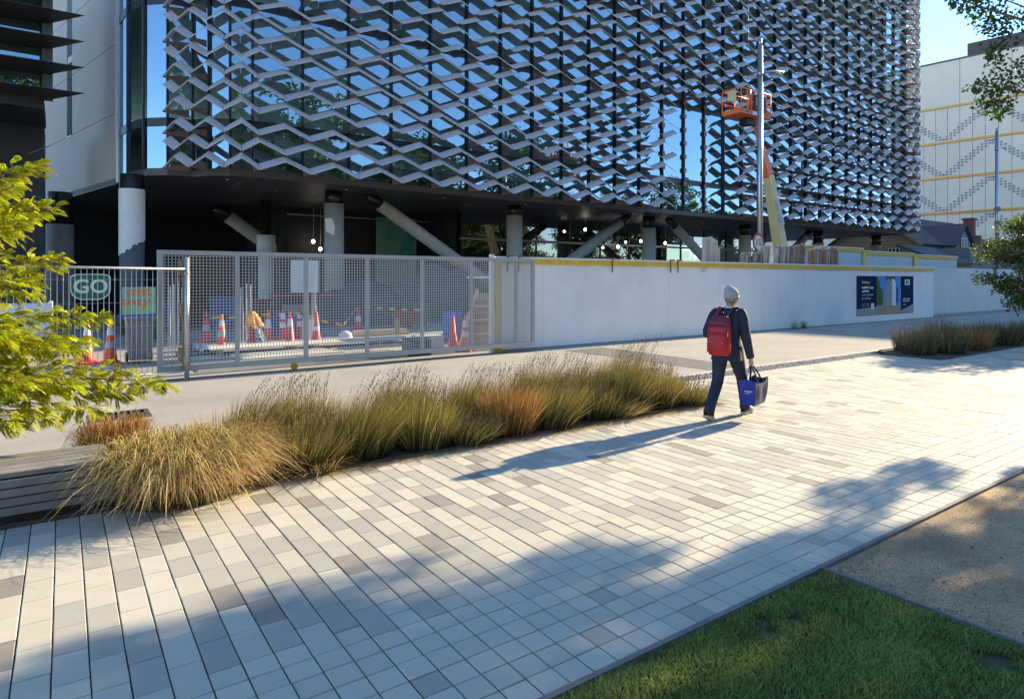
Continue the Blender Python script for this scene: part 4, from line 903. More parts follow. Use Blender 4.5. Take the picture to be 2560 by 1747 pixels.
# wheelie bin
x, y = gpt(350, 904); wb = thing('wheelie_bin', 'grey wheelie bin behind the painted board on the fence', 'bin', (x, y, 0))
m_bin = mat('bin grey', (.19, .20, .215), .5, .08, 4); mb = MB()
mb.loft([[(x - .25 * s, y - .27 * s, z), (x + .25 * s, y - .27 * s, z), (x + .27 * s, y + .27 * s, z), (x - .27 * s, y + .27 * s, z)] for s, z in ((.86, .06), (1.05, .95), (1.12, .96), (1.12, 1.0))]).build('body', m_bin, wb)
MB().bbox(x - .31, y - .33, 1.001, x + .31, y + .33, 1.06, .02).build('lid', m_bin, wb); MB().tube([(x - .2, y + .33, .98), (x + .2, y + .33, .98)], .02, 8).build('handle', m_bin, wb)
for s in (-1, 1): MB().tube([(x + s * .22, y + .25, .1), (x + s * .28, y + .25, .1)], .11, 14).build('wheel', m_tyre, wb)
MB().box(x + .13, y - .29, .12, x + .19, y - .275, .22).build('sticker', m_tim, wb)
# white utility vehicle at the left edge
ut = thing('utility_vehicle', 'white utility vehicle with a tray parked behind the fence', 'vehicle', (-2.6, 18.4, 0)); m_vw = mat('vehicle white', (.78, .78, .77), .3, .03, 2, spec=.6)
MB().prism_y([(-4.9, .55), (-.2, .55), (-.2, .8), (-.2, 1.38), (-2.3, 1.38), (-2.3, 1.0), (-4.9, 1.0)], 17.55, 17.62).build('tray_side', m_vw, ut)
MB().box(-2.3, 17.63, .56, -.25, 19.3, .9).build('tray_floor', m_vw, ut); MB().box(-.27, 17.63, .91, -.2, 19.3, 1.38).build('tailgate', m_vw, ut)
MB().prism_y([(-6.3, .5), (-2.32, .5), (-2.32, 1.05), (-2.42, 1.82), (-4.1, 1.85), (-4.85, 1.12), (-6.2, 1.0)], 17.64, 19.28).build('cab', m_vw, ut)
MB().box(-3.9, 17.62, 1.12, -2.6, 17.639, 1.68).build('side_window', m_mul, ut)
for xx in (-5.3, -1.3):
    for yy in (17.58, 19.15):
        w_ = MB().tube([(xx, yy, .36), (xx, yy + .2, .36)], .37, 22).build('tyre', m_tyre, ut, True); MB().tube([(xx, yy - .012, .36), (xx, yy + .0, .36)], .2, 18).build('rim', m_galv, w_)
MB().box(-.21, 17.7, .62, -.18, 17.95, .8).build('tail_light', m_cred, ut)
# ply sheets on the ground, raised ply deck, planks
m_ply = mat('plywood', (.58, .47, .31), .75, .12, 3, rand=.08, streak=0.); m_ply2 = mat('ply pale', (.66, .60, .48), .75, .1, 3, rand=.06)
ps = [(2.3, 14.6, 2.4, 1.2, .03, 'ply sheet lying at the left end inside the gate'), (4.75, 14.7, 2.4, 1.2, -.04, 'ply sheet lying in the middle of the entry inside the gate'), (3.5, 16.0, 2.4, 1.2, .06, 'ply sheet lying behind the front sheets at the left'), (6.0, 16.1, 2.4, 1.2, 0., 'ply sheet lying behind the front sheets at the right'), (7.2, 14.85, 1.1, 1.15, .05, 'short ply offcut lying near the plain red cone')]
for i, (x, y, w, h, a, lab) in enumerate(ps):
    o = MB().bbox(0, 0, -.02, w, h, .012 + .012 * (i % 3), .004).build('plywood_sheet', m_ply if i % 2 else m_ply2, None, loc=(x, y, 0), rot=(0, 0, a)); tag(o, lab, 'plywood')
dk = thing('ply_deck', 'raised plywood deck edge behind the row of cones', 'deck', (5, 18, 0))
for k in range(3): MB().bbox(3.0 + k * 2.42, 17.3, .13, 3.0 + k * 2.42 + 2.4, 18.5, .155, .004).build('sheet', m_ply2, dk); MB().box(3.2 + k * 2.4, 17.35, -.02, 3.3 + k * 2.4, 18.45, .129).build('bearer', m_tim, dk); MB().box(5.1 + k * 2.4, 17.35, -.02, 5.2 + k * 2.4, 18.45, .129).build('bearer', m_tim, dk)
tb = thing('timber_bundle', 'bundle of pale planks lying in front of the blue-grey heap', 'timber', (9, 20.5, 0))
for k in range(5): MB().box(7.9 + k * .03, 20.3 + k * .11, -.02 + (k % 2) * .1, 9.9 - k * .05, 20.4 + k * .11, .08 + (k % 2) * .1).build('plank', m_ply if k % 2 else m_tim, tb)
MB().box(9.3, 20.1, -.02, 9.42, 20.22, .55).build('stake', m_tim, tb)
def mound(nm, cx, cy, rx, ry, h, m, label, cat, seed, sc=1.6, rough=.22):
    mb = MB(); n, k = 40, 14; rows = []
    for j in range(k + 1):
        t = j / k * math.pi / 2; row = []
        for i in range(n):
            a = 2 * math.pi * i / n; d = 1 + rough * mnoise.noise((math.cos(a) * sc + seed, math.sin(a) * sc, t * sc)) + rough * .5 * mnoise.noise((math.cos(a) * sc * 3, math.sin(a) * sc * 3 + seed, t * sc * 3))
            row.append((cx + rx * math.cos(t) * math.cos(a) * d, cy + ry * math.cos(t) * math.sin(a) * d, -.02 + h * math.sin(t) * (1 + rough * 1.2 * mnoise.noise((math.cos(a) * math.cos(t) * sc + seed, math.sin(a) * math.cos(t) * sc, 2)))))
        rows.append(row)
    mb.loft(rows); o = mb.build(nm, m); return tag(o, label, cat)
m_tarp = mat('blue tarp', (.03, .09, .22), .5, .3, 3, .5, 12); m_gtarp = mat('grey tarp', (.045, .06, .085), .6, .25, 2, .5, 9)
mound('tarp_heap', 10.6, 26.3, 2.6, 1.1, 1.75, m_gtarp, 'large blue-grey tarpaulin heap under the diagonal brace', 'tarpaulin', 1); mound('tarp_heap', 14.4, 26.2, 2.2, .9, 2.5, m_gtarp, 'taller dark tarpaulin heap right of the blue-grey one', 'tarpaulin', 9)
mound('tarp_heap', 6.2, 22.6, .8, .5, .8, m_tarp, 'small blue tarpaulin heap behind the cones', 'tarpaulin', 4); mound('sack', 7.55, 20.2, .24, .2, .26, m_refl, 'white sack slumped on the ground right of the tape cone', 'sack', 6, 2, .12)
mound('tarp_heap', 2.75, 17.9, .45, .3, .3, m_tarp, 'low blue tarpaulin scrap beside the guide post', 'tarpaulin', 12)
# blue drums, trailer, pallets, boards
for i, (x, y, lab) in enumerate(((9.95, 17.4, 'blue plastic drum left of the trailer'), (10.55, 17.0, 'lighter blue drum tucked against the trailer'))):
    d = thing('drum', lab, 'drum', (x, y, 0)); m_ = mat('drum blue' if i == 0 else 'drum light blue', (.015, .10, .40) if i == 0 else (.06, .22, .45), .4, .1, 4)
    MB().lathe([(.27, -.018), (.285, .05), (.285, .3), (.3, .32), (.285, .34), (.285, .6), (.3, .62), (.285, .64), (.285, .86), (.26, .9)], (x, y, 0), 22).build('body', m_, d, True); MB().lathe([(.05, .9), (.05, .93)], (x + .12, y, 0), 10).build('bung', m_mul, d)
tl = thing('trailer', 'dark trailer piled with pale boards and bags right of the blue drums', 'trailer', (11.9, 17.6, 0))
MB().box(10.95, 16.8, .55, 13.2, 18.4, .62).build('deck', m_mul, tl); MB().box(10.95, 16.8, .621, 13.2, 16.86, 1.0).build('side', m_mul, tl); MB().box(10.95, 18.34, .621, 13.2, 18.4, 1.0).build('side', m_mul, tl)
for xx in (11.2, 12.9): MB().box(xx, 16.79, 1.0, xx + .06, 16.85, 1.95).build('rack_post', m_mul, tl); MB().box(xx, 18.33, 1.0, xx + .06, 18.39, 1.95).build('rack_post', m_mul, tl)
MB().box(11.1, 16.75, 1.951, 13.1, 18.42, 2.0).build('rack_board', m_wf, tl); MB().bbox(11.1, 16.87, .63, 12.9, 18.2, 1.12, .08).build('board_pile', m_ply2, tl)
for k in range(5): MB().box(11.0 + k * .05, 16.9 + k * .2, 1.13 + k * .015, 13.0 + k * .06, 17.08 + k * .2, 1.15 + k * .015).build('loose_board', m_ply2, tl)
MB().box(11.6, 16.785, .70, 11.98, 16.799, .83).build('number_plate', m_signw, tl)
for yy in (16.75, 18.3):
    w_ = MB().tube([(12.1, yy, .3), (12.1, yy + .18, .3)], .32, 20).build('tyre', m_tyre, tl, True); MB().tube([(12.1, yy - .01, .3), (12.1, yy, .3)], .17, 16).build('rim', m_galv, w_)
pr = thing('pallet_rack', 'brown timber crate side leaning with pale slats beside the yellow post', 'pallet', (9.6, 15.6, 0))
MB().prism_y([(9.15, -.02), (10.4, -.02), (10.4, 1.5), (9.75, 1.5)], 15.6, 15.64).build('board', m_tim, pr)
for k in range(7): MB().box(9.35 + .055 * k, 15.52, .12 + .2 * k, 10.38, 15.598, .17 + .2 * k).build('slat', m_ply2 if k % 2 else m_galv, pr)
MB().bar((9.1, 15.55, -.02), (9.72, 15.55, 1.62), .05, .09, (0, 1, 0)).build('stile', m_ply, pr)
wbd = thing('white_board', 'white sheet board hung on rails beneath the building', 'board', (7.1, 23.2, 0))
MB().box(6.65, 23.2, 1.42, 7.65, 23.22, 2.6).build('sheet', m_wf, wbd); MB().box(5.9, 23.23, 1.3, 8.2, 23.27, 1.36).build('rail', m_cred, wbd)
for xx in (5.95, 8.1): MB().box(xx, 23.271, -.02, xx + .05, 23.32, 1.4).build('post', m_mul, wbd)
ab = thing('a_frame_sign', 'small white folding notice board with ruled lines between cones', 'sign', (6.25, 19.7, 0)); xx, yy = gpt(771, 846)
MB().hexa([(xx - .2, yy - .12, 0), (xx + .2, yy - .12, 0), (xx + .2, yy - .1, 0), (xx - .2, yy - .1, 0), (xx - .2, yy - .01, .62), (xx + .2, yy - .01, .62), (xx + .2, yy + .005, .62), (xx - .2, yy + .005, .62)]).build('front_leaf', m_refl, ab)
MB().hexa([(xx - .2, yy + .12, 0), (xx + .2, yy + .12, 0), (xx + .2, yy + .14, 0), (xx - .2, yy + .14, 0), (xx - .2, yy + .007, .62), (xx + .2, yy + .007, .62), (xx + .2, yy + .02, .62), (xx - .2, yy + .02, .62)]).build('back_leaf', m_refl, ab)
for k in range(4): MB().box(xx - .15, yy - .1 + k * .022, .14 + k * .12, xx + .15, yy - .085 + k * .022, .15 + k * .12).build('line', mat('pink line', (.5, .25, .28), .6), ab)
gbx = thing('genset', 'dark green power box with a pale step just inside the gate', 'machine', (7.7, 14.9, 0))
xx, yy = gpt(1060, 888); MB().bbox(xx - .35, yy + .02, -.018, xx + .25, yy + .6, .42, .04).build('body', mat('dark green box', (.02, .045, .04), .5), gbx); MB().box(xx + .28, yy + .1, -.018, xx + .95, yy + .55, .1).build('step', m_ply2, gbx); MB().box(xx + .2, yy + .6, .1, xx + .9, yy + .95, .42).build('pale_lid', m_wf, gbx)
rk = random.Random(8)
for i, (px, py, n, lab) in enumerate(((600, 862, 4, 'cluster of thin white stakes behind the second gate bay'), (765, 850, 4, 'cluster of thin white stakes beside the third gate upright'), (425, 880, 5, 'cluster of thin white stakes left of the guide post'))):
    x, y = gpt(px, py); t = thing('stakes', lab, 'stakes', (x, y, 0), 'white stakes on the site')
    for k in range(n): MB().tube([(x + k * .1, y + rk.uniform(-.05, .05), -.02), (x + k * .1 + rk.uniform(-.03, .03), y, 1.75 + rk.uniform(-.1, .1))], .012, 6).build('stake', m_wf, t)
tp = thing('barrier_tape', 'yellow and black barrier tape strung behind the cones', 'tape', (5, 21, 0)); a = Vector((3.7, 21.6, .72)); mbq = MB(); mbk_ = MB()
pts = [Vector((3.5, 21.45, .70)), Vector((5.4, 21.0, .78)), Vector((6.4, 21.3, .78)), Vector((7.6, 20.6, .35)), Vector((8.8, 22.3, .92)), Vector((11.0, 21.2, .75))]
for p, q in zip(pts[:-1], pts[1:]):
    n = max(2, int((q - p).length / .22))
    for k in range(n):
        A, B = p.lerp(q, k / n), p.lerp(q, (k + 1) / n); sg_ = -.05 * math.sin(math.pi * (k + .5) / n)
        MB().quad((A.x, A.y, A.z + sg_), (B.x, B.y, B.z + sg_), (B.x, B.y, B.z + sg_ + .07), (A.x, A.y, A.z + sg_ + .07)).build('tape_dash', m_yb if k % 2 else m_mul, tp)

# crates and stacks stored in the dark undercroft
m_ck = [mat('crate blue', (.03, .10, .28), .6, .15, 3), mat('crate black', (.02, .02, .025), .6, .15, 3), mat('crate red', (.30, .03, .03), .6, .15, 3), mat('crate pale', (.45, .44, .40), .7, .15, 3), mat('crate green', (.03, .14, .08), .6, .15, 3)]
ck = [(3.2, 27.6, .9, .7, .9, 0, 'blue lidded crate behind the first gate bay'), (4.3, 28.0, .8, .6, .55, 1, 'low black crate behind the first gate bay'), (5.3, 27.4, 1.1, .7, 1.15, 0, 'tall blue crate behind the second gate bay'), (6.9, 28.4, .7, .7, 1.0, 2, 'red crate under the hung white board'), (8.3, 28.2, .9, .6, .7, 3, 'pale crate left of the tarpaulin heap'), (12.6, 24.9, .8, .6, .8, 4, 'green crate between the two tarpaulin heaps'), (15.8, 24.4, 1.1, .8, 1.0, 0, 'blue crate right of the taller heap'), (2.0, 22.5, .7, .6, .8, 4, 'green crate left of the guide post'), (11.2, 23.4, .8, .6, .6, 2, 'red crate low in front of the heap')]
for x, y, w, d, h, c, lab in ck:
    t = thing('crate', lab, 'crate', (x, y, 0), 'crates under the building'); MB().bbox(x - w/2, y - d/2, .08, x + w/2, y + d/2, h, .03).build('body', m_ck[c], t); MB().bbox(x - w/2 - .03, y - d/2 - .03, h + .001, x + w/2 + .03, y + d/2 + .03, h + .08, .02).build('lid', m_ck[c], t)
    for s in (-.35, .35): MB().box(x + s * w - .04, y - d/2, -.02, x + s * w + .04, y + d/2, .079).build('skid', m_tim, t)
# ================================================================== person walking away
m_skin = mat('skin', (.50, .27, .19), .55, .06, 12); m_suit = mat('navy suit', (.013, .019, .045), .75, .15, 14, .15, 300); m_trou = mat('navy trousers', (.017, .023, .052), .75, .15, 14, .15, 300)
m_hat = mat('grey knit', (.36, .37, .39), .9, .08, 20, .5, 140); m_shoe = mat('brown leather', (.10, .04, .022), .4, .2, 9); m_sole = mat('pale sole', (.55, .5, .42), .7); m_shirt = mat('shirt collar', (.6, .63, .7), .7)
PC = Vector((7.5, 5.5, 0)); HD = rad(75); PF = Vector((math.sin(HD), math.cos(HD), 0)); PR = Vector((math.cos(HD), -math.sin(HD), 0))
def L3(x, y, z): p = PC + PR * x + PF * y; return (p.x, p.y, z)      # local: right, forward, up
pe = thing('person', 'person in dark suit and grey beanie walking away with backpack and tote bag', 'person', tuple(PC))
J = dict(pel=(0, -.01, .96), sp=(0, .01, 1.16), ch=(0, .03, 1.36), nk=(.01, .06, 1.515), nk2=(.012, .085, 1.56), hd=(.02, .11, 1.66), ht=(.02, .10, 1.73),
 hR=(.09, .02, .92), kR=(.10, .27, .52), aR=(.10, .40, .11), tR=(.13, .58, .05), hL=(-.09, -.02, .92), kL=(-.10, -.10, .50), aL=(-.10, -.40, .14), tL=(-.10, -.26, .045),
 sR=(.185, .03, 1.42), eR=(.265, -.03, 1.12), wR=(.29, .07, .845), sL=(-.185, .03, 1.42), eL=(-.275, -.06, 1.16), wL=(-.20, .16, 1.03),
 pR=(.292, .09, .80), pL=(-.17, .2, 1.02))
rr = dict(pel=.13, sp=.12, ch=.14, nk=.055, nk2=.053, hd=.088, ht=.07, hR=.085, kR=.058, aR=.04, tR=.034, hL=.085, kL=.058, aL=.04, tL=.034, sR=.062, eR=.043, wR=.029, sL=.062, eL=.043, wL=.029, pR=.034, pL=.034)
ed = [('pel', 'sp'), ('sp', 'ch'), ('ch', 'nk'), ('nk', 'nk2'), ('nk2', 'hd'), ('hd', 'ht'), ('pel', 'hR'), ('hR', 'kR'), ('kR', 'aR'), ('aR', 'tR'), ('pel', 'hL'), ('hL', 'kL'), ('kL', 'aL'), ('aL', 'tL'), ('ch', 'sR'), ('sR', 'eR'), ('eR', 'wR'), ('wR', 'pR'), ('ch', 'sL'), ('sL', 'eL'), ('eL', 'wL'), ('wL', 'pL')]
# fingers of the right hand close round the bag handles; left hand rests against the strap in front
fi = []
for k, (dx, ln) in enumerate(((-.012, .9), (0, 1), (.0, .97), (.005, .8))):
    y = .065 + .022 * k; a = f'f{k}a'; b = f'f{k}b'; c = f'f{k}c'
    J[a] = (.302 + dx * .3, y, .757); J[b] = (.285, y + .002, .757 - .03 * ln); J[c] = (.268, y + .003, .747 - .012 * ln); rr[a] = .0105; rr[b] = .0098; rr[c] = .0085; ed += [('pR', a), (a, b), (b, c)]
J['t1'] = (.275, .07, .78); J['t2'] = (.262, .085, .75); rr['t1'] = .012; rr['t2'] = .0095; ed += [('pR', 't1'), ('t1', 't2')]
for k in range(4):
    a = f'g{k}a'; b = f'g{k}b'; J[a] = (-.155, .225, .99 + .022 * k); J[b] = (-.125, .225, .985 + .022 * k); rr[a] = .0105; rr[b] = .009; ed += [('pL', a), (a, b)]
J['u1'] = (-.16, .19, 1.06); J['u2'] = (-.14, .205, 1.075); rr['u1'] = .012; rr['u2'] = .0095; ed += [('pL', 'u1'), ('u1', 'u2')]
ks = list(J); me = bpy.data.meshes.new('body'); me.from_pydata([L3(*J[k]) for k in ks], [(ks.index(a), ks.index(b)) for a, b in ed], []); me.materials.append(m_skin)
bo = link('body', me, pe); sk = bo.modifiers.new('skin', 'SKIN'); sk.use_smooth_shade = True; sb_ = bo.modifiers.new('sub', 'SUBSURF'); sb_.levels = 2; sb_.render_levels = 2
for i, k in enumerate(ks):
    d = me.skin_vertices[0].data[i]; d.radius = (rr[k], rr[k] * (1.12 if k in ('hd', 'ht') else (.72 if k in ('sp', 'ch', 'pel') else 1))); d.use_root = (k == 'pel')
def ring(c, rx, ry, n=24, yaw=0., sq=0.):
    out = []
    for k in range(n):
        a = 2 * math.pi * k / n; ca, sa = math.cos(a), math.sin(a); s = 1 + sq * (abs(ca * sa) * 2) ** 2
        x, y = rx * ca * s, ry * sa * s; out.append(L3(c[0] + x * math.cos(yaw) - y * math.sin(yaw), c[1] + x * math.sin(yaw) + y * math.cos(yaw), c[2]))
    return out
# head details
nz = MB().loft([ring((.055, .205, 1.625), .016, .016, 8), ring((.058, .222, 1.635), .013, .013, 8), ring((.052, .2, 1.672), .007, .008, 8)]).build('nose', m_skin, pe, True)
for s, y in ((1, .10), (-1, .11)): MB().loft([ring((.02 + s * .088, y - .01, 1.622), .008, .014, 10), ring((.02 + s * .098, y - .015, 1.642), .009, .022, 10), ring((.02 + s * .1, y - .015, 1.664), .009, .024, 10), ring((.02 + s * .09, y - .01, 1.682), .006, .014, 10)]).build('ear', m_skin, pe, True)
for s in (-1, 1): MB().lathe([(.0, -.011), (.008, -.006), (.011, 0), (.008, .006), (.0, .011)], L3(.045 + s * .032, .185, 1.655), 10).build('eye', m_wf, pe, True)
MB().loft([ring((.05, .198, 1.585), .022, .006, 10), ring((.05, .204, 1.592), .024, .006, 10), ring((.05, .198, 1.6), .02, .005, 10)]).build('mouth', mat('lips', (.38, .14, .12), .5), pe, True)
MB().loft([ring((.02, .07, 1.575), .066, .055, 18), ring((.02, .075, 1.62), .088, .075, 18), ring((.02, .09, 1.67), .096, .095, 18)]).build('hair', mat('grey hair', (.25, .23, .21), .8, .2, 30), pe, True)
MB().loft([ring((.02, .10, 1.638), .094, .104, 26), ring((.02, .10, 1.66), .102, .112, 26), ring((.02, .10, 1.688), .099, .109, 26), ring((.022, .098, 1.694), .101, .111, 26), ring((.018, .092, 1.735), .094, .104, 26), ring((.01, .082, 1.775), .075, .086, 26), ring((.0, .07, 1.805), .045, .052, 26), ring((-.006, .06, 1.82), .014, .016, 26)]).build('beanie', m_hat, pe, True)
# clothes
jk = MB(); jr = [(.80, .205, .155, -.03), (.86, .198, .148, -.025), (.95, .188, .14, -.01), (1.06, .178, .132, .0), (1.18, .185, .132, .01), (1.30, .205, .138, .02), (1.38, .215, .135, .03), (1.44, .19, .115, .04), (1.485, .12, .09, .05), (1.51, .078, .076, .055)]
jk.loft([ring((.004 * math.sin(z * 22), y, z), rx * (1 + .01 * math.sin(z * 40)), ry, 32, .03, .08) for z, rx, ry, y in jr], cap=False)
jk.loft([ring((0, -.03, .80), .197, .147, 32, .03, .08), ring((0, -.025, .9), .18, .13, 32, .03, .08)], cap=False)
def sleeve(a, b, c, r):
    A, B, Cc = Vector(a), Vector(b), Vector(c); pts = [A + (B - A) * -.24 + Vector((-.03 * (1 if A.x > 0 else -1), 0, 0)), A + (B - A) * -.19, A + (B - A) * -.08, A + (B - A) * .08, A + (B - A) * .25, A + (B - A) * .55, A + (B - A) * .9, B + (Cc - B) * .08, B + (Cc - B) * .35, B + (Cc - B) * .7, B + (Cc - B) * 1.0]
    return [L3(*p) for p in pts], r
for a, b, c in ((J['sR'], J['eR'], J['wR']), (J['sL'], J['eL'], J['wL'])):
    p, r = sleeve(a, b, c, [.018, .05, .07, .078, .079, .072, .066, .067, .061, .056, .052]); jk.tube(p, r, 18)
jk.build('jacket', m_suit, pe, True)
MB().loft([ring((.005, .055, 1.495), .082, .078, 22), ring((.008, .06, 1.53), .068, .066, 22)], cap=False).build('shirt_collar', m_shirt, pe, True)
MB().tube([L3(.29, .068, .855), L3(.291, .074, .833)], [.05, .045], 16).build('cuff', m_shirt, pe, True)
tr_ = MB()
for h, k, a in (('hR', 'kR', 'aR'), ('hL', 'kL', 'aL')):
    H_, K_, A_ = Vector(J[h]), Vector(J[k]), Vector(J[a]); s = 1 if h == 'hR' else -1
    pts = [H_ + Vector((0, 0, .08)), H_ + (K_ - H_) * .12, H_ + (K_ - H_) * .4, H_ + (K_ - H_) * .75, K_, K_ + (A_ - K_) * .25, K_ + (A_ - K_) * .55, K_ + (A_ - K_) * .82, A_ + Vector((0, -.01, -.03))]
    tr_.tube([L3(*p) for p in pts], [(.115, .12), (.108, .118), (.098, .108), (.082, .088), (.077, .08), (.074, .08), (.07, .075), (.068, .074), (.07, .078)], 20)
tr_.loft([ring((0, 0, .86), .12, .12, 24), ring((0, -.01, .92), .178, .135, 24), ring((0, -.005, 1.0), .17, .122, 24), ring((0, 0, 1.04), .162, .112, 24)])
tr_.build('trousers', m_trou, pe, True)
def shoe(an, ang, pitch):
    A = Vector(J[an])
    prof = [(-.085, .026, .05), (-.07, .036, .075), (-.02, .04, .095), (.03, .041, .085), (.09, .046, .06), (.14, .046, .048), (.185, .034, .036), (.20, .015, .025)]
    cp, sp_ = math.cos(pitch), math.sin(pitch); ca, sa = math.cos(ang), math.sin(ang)
    def T(x, y, z):
        y2, z2 = y * cp - z * sp_, y * sp_ + z * cp; return L3(A.x + x * ca + y2 * sa, A.y - x * sa + y2 * ca, A.z + z2)
    base = -A.z + .012 if pitch == 0 else -.105
    up = [[T(w * math.cos(t) , y, base + .02 + (h * max(0, math.sin(t)) + (0 if math.sin(t) >= 0 else .0))) for t in [k * math.pi / 7 - .0 for k in range(8)]] for y, w, h in prof]
    mb = MB(); n = 8; b = len(mb.v)
    for r_ in up: mb.v += r_
    for i in range(len(up) - 1):
        for k in range(n - 1): mb.f.append((b + i*n + k, b + i*n + k + 1, b + (i+1)*n + k + 1, b + (i+1)*n + k)); mb.m.append(0)
    sh = mb.build('shoe', m_shoe, pe, True)
    so = MB().loft([[T(w * 1.04 * sx2, y, base + z) for sx2, z in ((-1, 0), (1, 0), (1, .024), (-1, .024))] for y, w, h in prof]).build('sole', m_sole, sh)
shoe('aR', .15, 0.); shoe('aL', .05, -.42)
# backpack
m_bp = mat('backpack red', (.42, .012, .018), .55, .12, 6, .25, 30); m_bp2 = mat('backpack maroon', (.20, .012, .04), .6, .1, 6)
bp = thing('backpack', 'red backpack with maroon top and straps worn on the walker', 'backpack', L3(0, -.18, 1.0))
def brg(z, w, y0, y1, n=28):
    out = []; cy, ry = (y0 + y1) / 2, abs(y1 - y0) / 2
    for k in range(n):
        a = 2 * math.pi * k / n; ca, sa = math.cos(a), math.sin(a); e = .55
        out.append(L3(-.02 + w * math.copysign(abs(ca) ** e, ca), cy + ry * math.copysign(abs(sa) ** .7, sa), z))
    return out
Z = [(.87, .10, -.26, -.145), (.88, .132, -.30, -.14), (.92, .152, -.33, -.137), (1.05, .154, -.335, -.137), (1.18, .152, -.332, -.137), (1.25, .147, -.322, -.137), (1.27, .144, -.315, -.137)]
MB().loft([brg(*z) for z in Z]).build('bag_body', m_bp, bp, True)
Z = [(1.262, .146, -.318, -.137), (1.33, .140, -.302, -.137), (1.38, .126, -.275, -.137), (1.405, .10, -.24, -.138), (1.415, .05, -.2, -.14)]
MB().loft([brg(*z) for z in Z]).build('bag_top', m_bp2, bp, True)
MB().loft([brg(.92, .118, -.365, -.30), brg(.94, .13, -.378, -.30), brg(1.14, .126, -.37, -.30), brg(1.19, .11, -.345, -.30)]).build('front_pocket', m_bp, bp, True)
MB().tube([L3(-.14 + .03 * k, -.332 - .006 * math.sin(k), 1.285 + .012 * math.sin(k * .6)) for k in range(9)], .004, 6).build('zip', m_mul, bp)
MB().tube([L3(-.13, -.30, 1.35), L3(-.02, -.318, 1.365), L3(.09, -.30, 1.35)], .004, 6).build('zip', m_mul, bp)
for s in (-1, 1): MB().tube([L3(-.02 + s * .07, -.15, 1.40), L3(s * .085, -.12, 1.47), L3(s * .095, -.06, 1.515), L3(s * .10, .04, 1.525), L3(s * .11, .13, 1.47)], [(.026, .008)] * 5, 10).build('strap', m_bp2, bp, True)
MB().tube([L3(-.06, -.17, 1.405), L3(-.05, -.18, 1.45), L3(-.02, -.185, 1.462), L3(.01, -.18, 1.45), L3(.02, -.17, 1.405)], .009, 8).build('grab_loop', m_mul, bp, True)
MB().box(-.008, -.003, -.008, .008, .003, .008).build('logo_tag', m_mul, bp, loc=L3(-.04, -.378, .97)); MB().tube([L3(.125, -.32, 1.14), L3(.13, -.325, 1.19)], .004, 5).build('zip_pull', m_wf, bp)
# tote bag
m_tote = mat('tote blue', (.008, .03, .27), .4, .12, 5, .2, 20); m_tote2 = mat('tote navy', (.012, .016, .07), .45, .12, 5, .2, 20); m_hn = mat('tote handle', (.012, .015, .05), .6)
tt = thing('tote_bag', 'open royal blue tote bag with navy sides hanging from the right hand', 'bag', L3(.35, .15, .215))
def tc(y, x, z): return L3(.315 + x, .12 + y, z)
t0, t1 = .215, .535
# local: long side along the walking direction, slightly splayed at the open top
bot = [(-.19, -.085), (.19, -.085), (.19, .085), (-.19, .085)]; top = [(-.235, -.125), (.29, -.10), (.29, .10), (-.235, .11)]
nb_ = 8
def side(i, nm, m, sag):
    a, b = bot[i], bot[(i+1) % 4]; c, d = top[(i+1) % 4], top[i]; mb = MB(); g_ = []
    for j in range(nb_ + 1):
        row = []
        for k in range(nb_ + 1):
            f, h = k / nb_, j / nb_; y = (a[0] + (b[0]-a[0])*f) * (1-h) + (d[0] + (c[0]-d[0])*f) * h; x = (a[1] + (b[1]-a[1])*f) * (1-h) + (d[1] + (c[1]-d[1])*f) * h
            zz = t0 + (t1 - t0) * h - sag * math.sin(math.pi * f) * h ** 3 + (.03 if y > .2 and h > .9 else 0); w_ = .014 * math.sin(f * 9 + i) * math.sin(h * 3.14)
            row.append(tc(y, x + (w_ if i in (0, 2) else 0), zz))
        g_.append(row)
    for j in range(nb_):
        for k in range(nb_): mb.quad(g_[j][k], g_[j][k+1], g_[j+1][k+1], g_[j+1][k])
    return mb.build(nm, m, tt, True)
side(0, 'side_panel', m_tote2, .03); side(2, 'side_panel', m_tote2, .03); side(1, 'gusset', m_tote2, .03); side(3, 'end_panel', m_tote, -.03)
MB().poly([tc(y, x, t0 + .001) for y, x in bot]).build('base', m_tote2, tt)
for x in (-.085, .085):
    pts = [tc(-.10, x, .50), tc(-.075, x * .6, .62), tc(-.055, x * .2 - .02, .725), tc(-.035, -.03, .748), tc(-.01, x * .2 - .02, .725), tc(.05, x * .7, .60), tc(.085, x, .50)]
    MB().tube(pts, [(.013, .003)] * 7, 8).build('handle', m_hn, tt, True)
q0 = Vector(tc(-.216, -.045, .40)); q1 = Vector(tc(-.216, .06, .40)); e_ = (q1 - q0); nrm = Vector((-PF.x, -PF.y, 0)) * .006; mb = MB(); rw = random.Random(2)
for row, hh in ((0, .014), (1, .008)):
    for k in range(11):
        if row == 1 and k > 7: continue
        a = q0 + e_ * (k / 11) + nrm + Vector((0, 0, -.024 * row)); b = q0 + e_ * ((k + .75) / 11) + nrm + Vector((0, 0, -.024 * row)); h_ = Vector((0, 0, hh * rw.uniform(.6, 1.1))); mb.quad(a, b, b + h_, a + h_)
mb.build('printed_mark', m_signw, tt); MB().poly([tc(.03, -.118, .51), tc(.055, -.118, .51), tc(.05, -.112, .43), tc(.04, -.112, .43)]).build('white_tag', m_signw, tt)
MB().lathe([(.008, 0), (.008, .004)], n=10).build('press_stud', m_mul, tt, loc=tc(-.235, 0, .49), rot=(rad(90), 0, -HD))
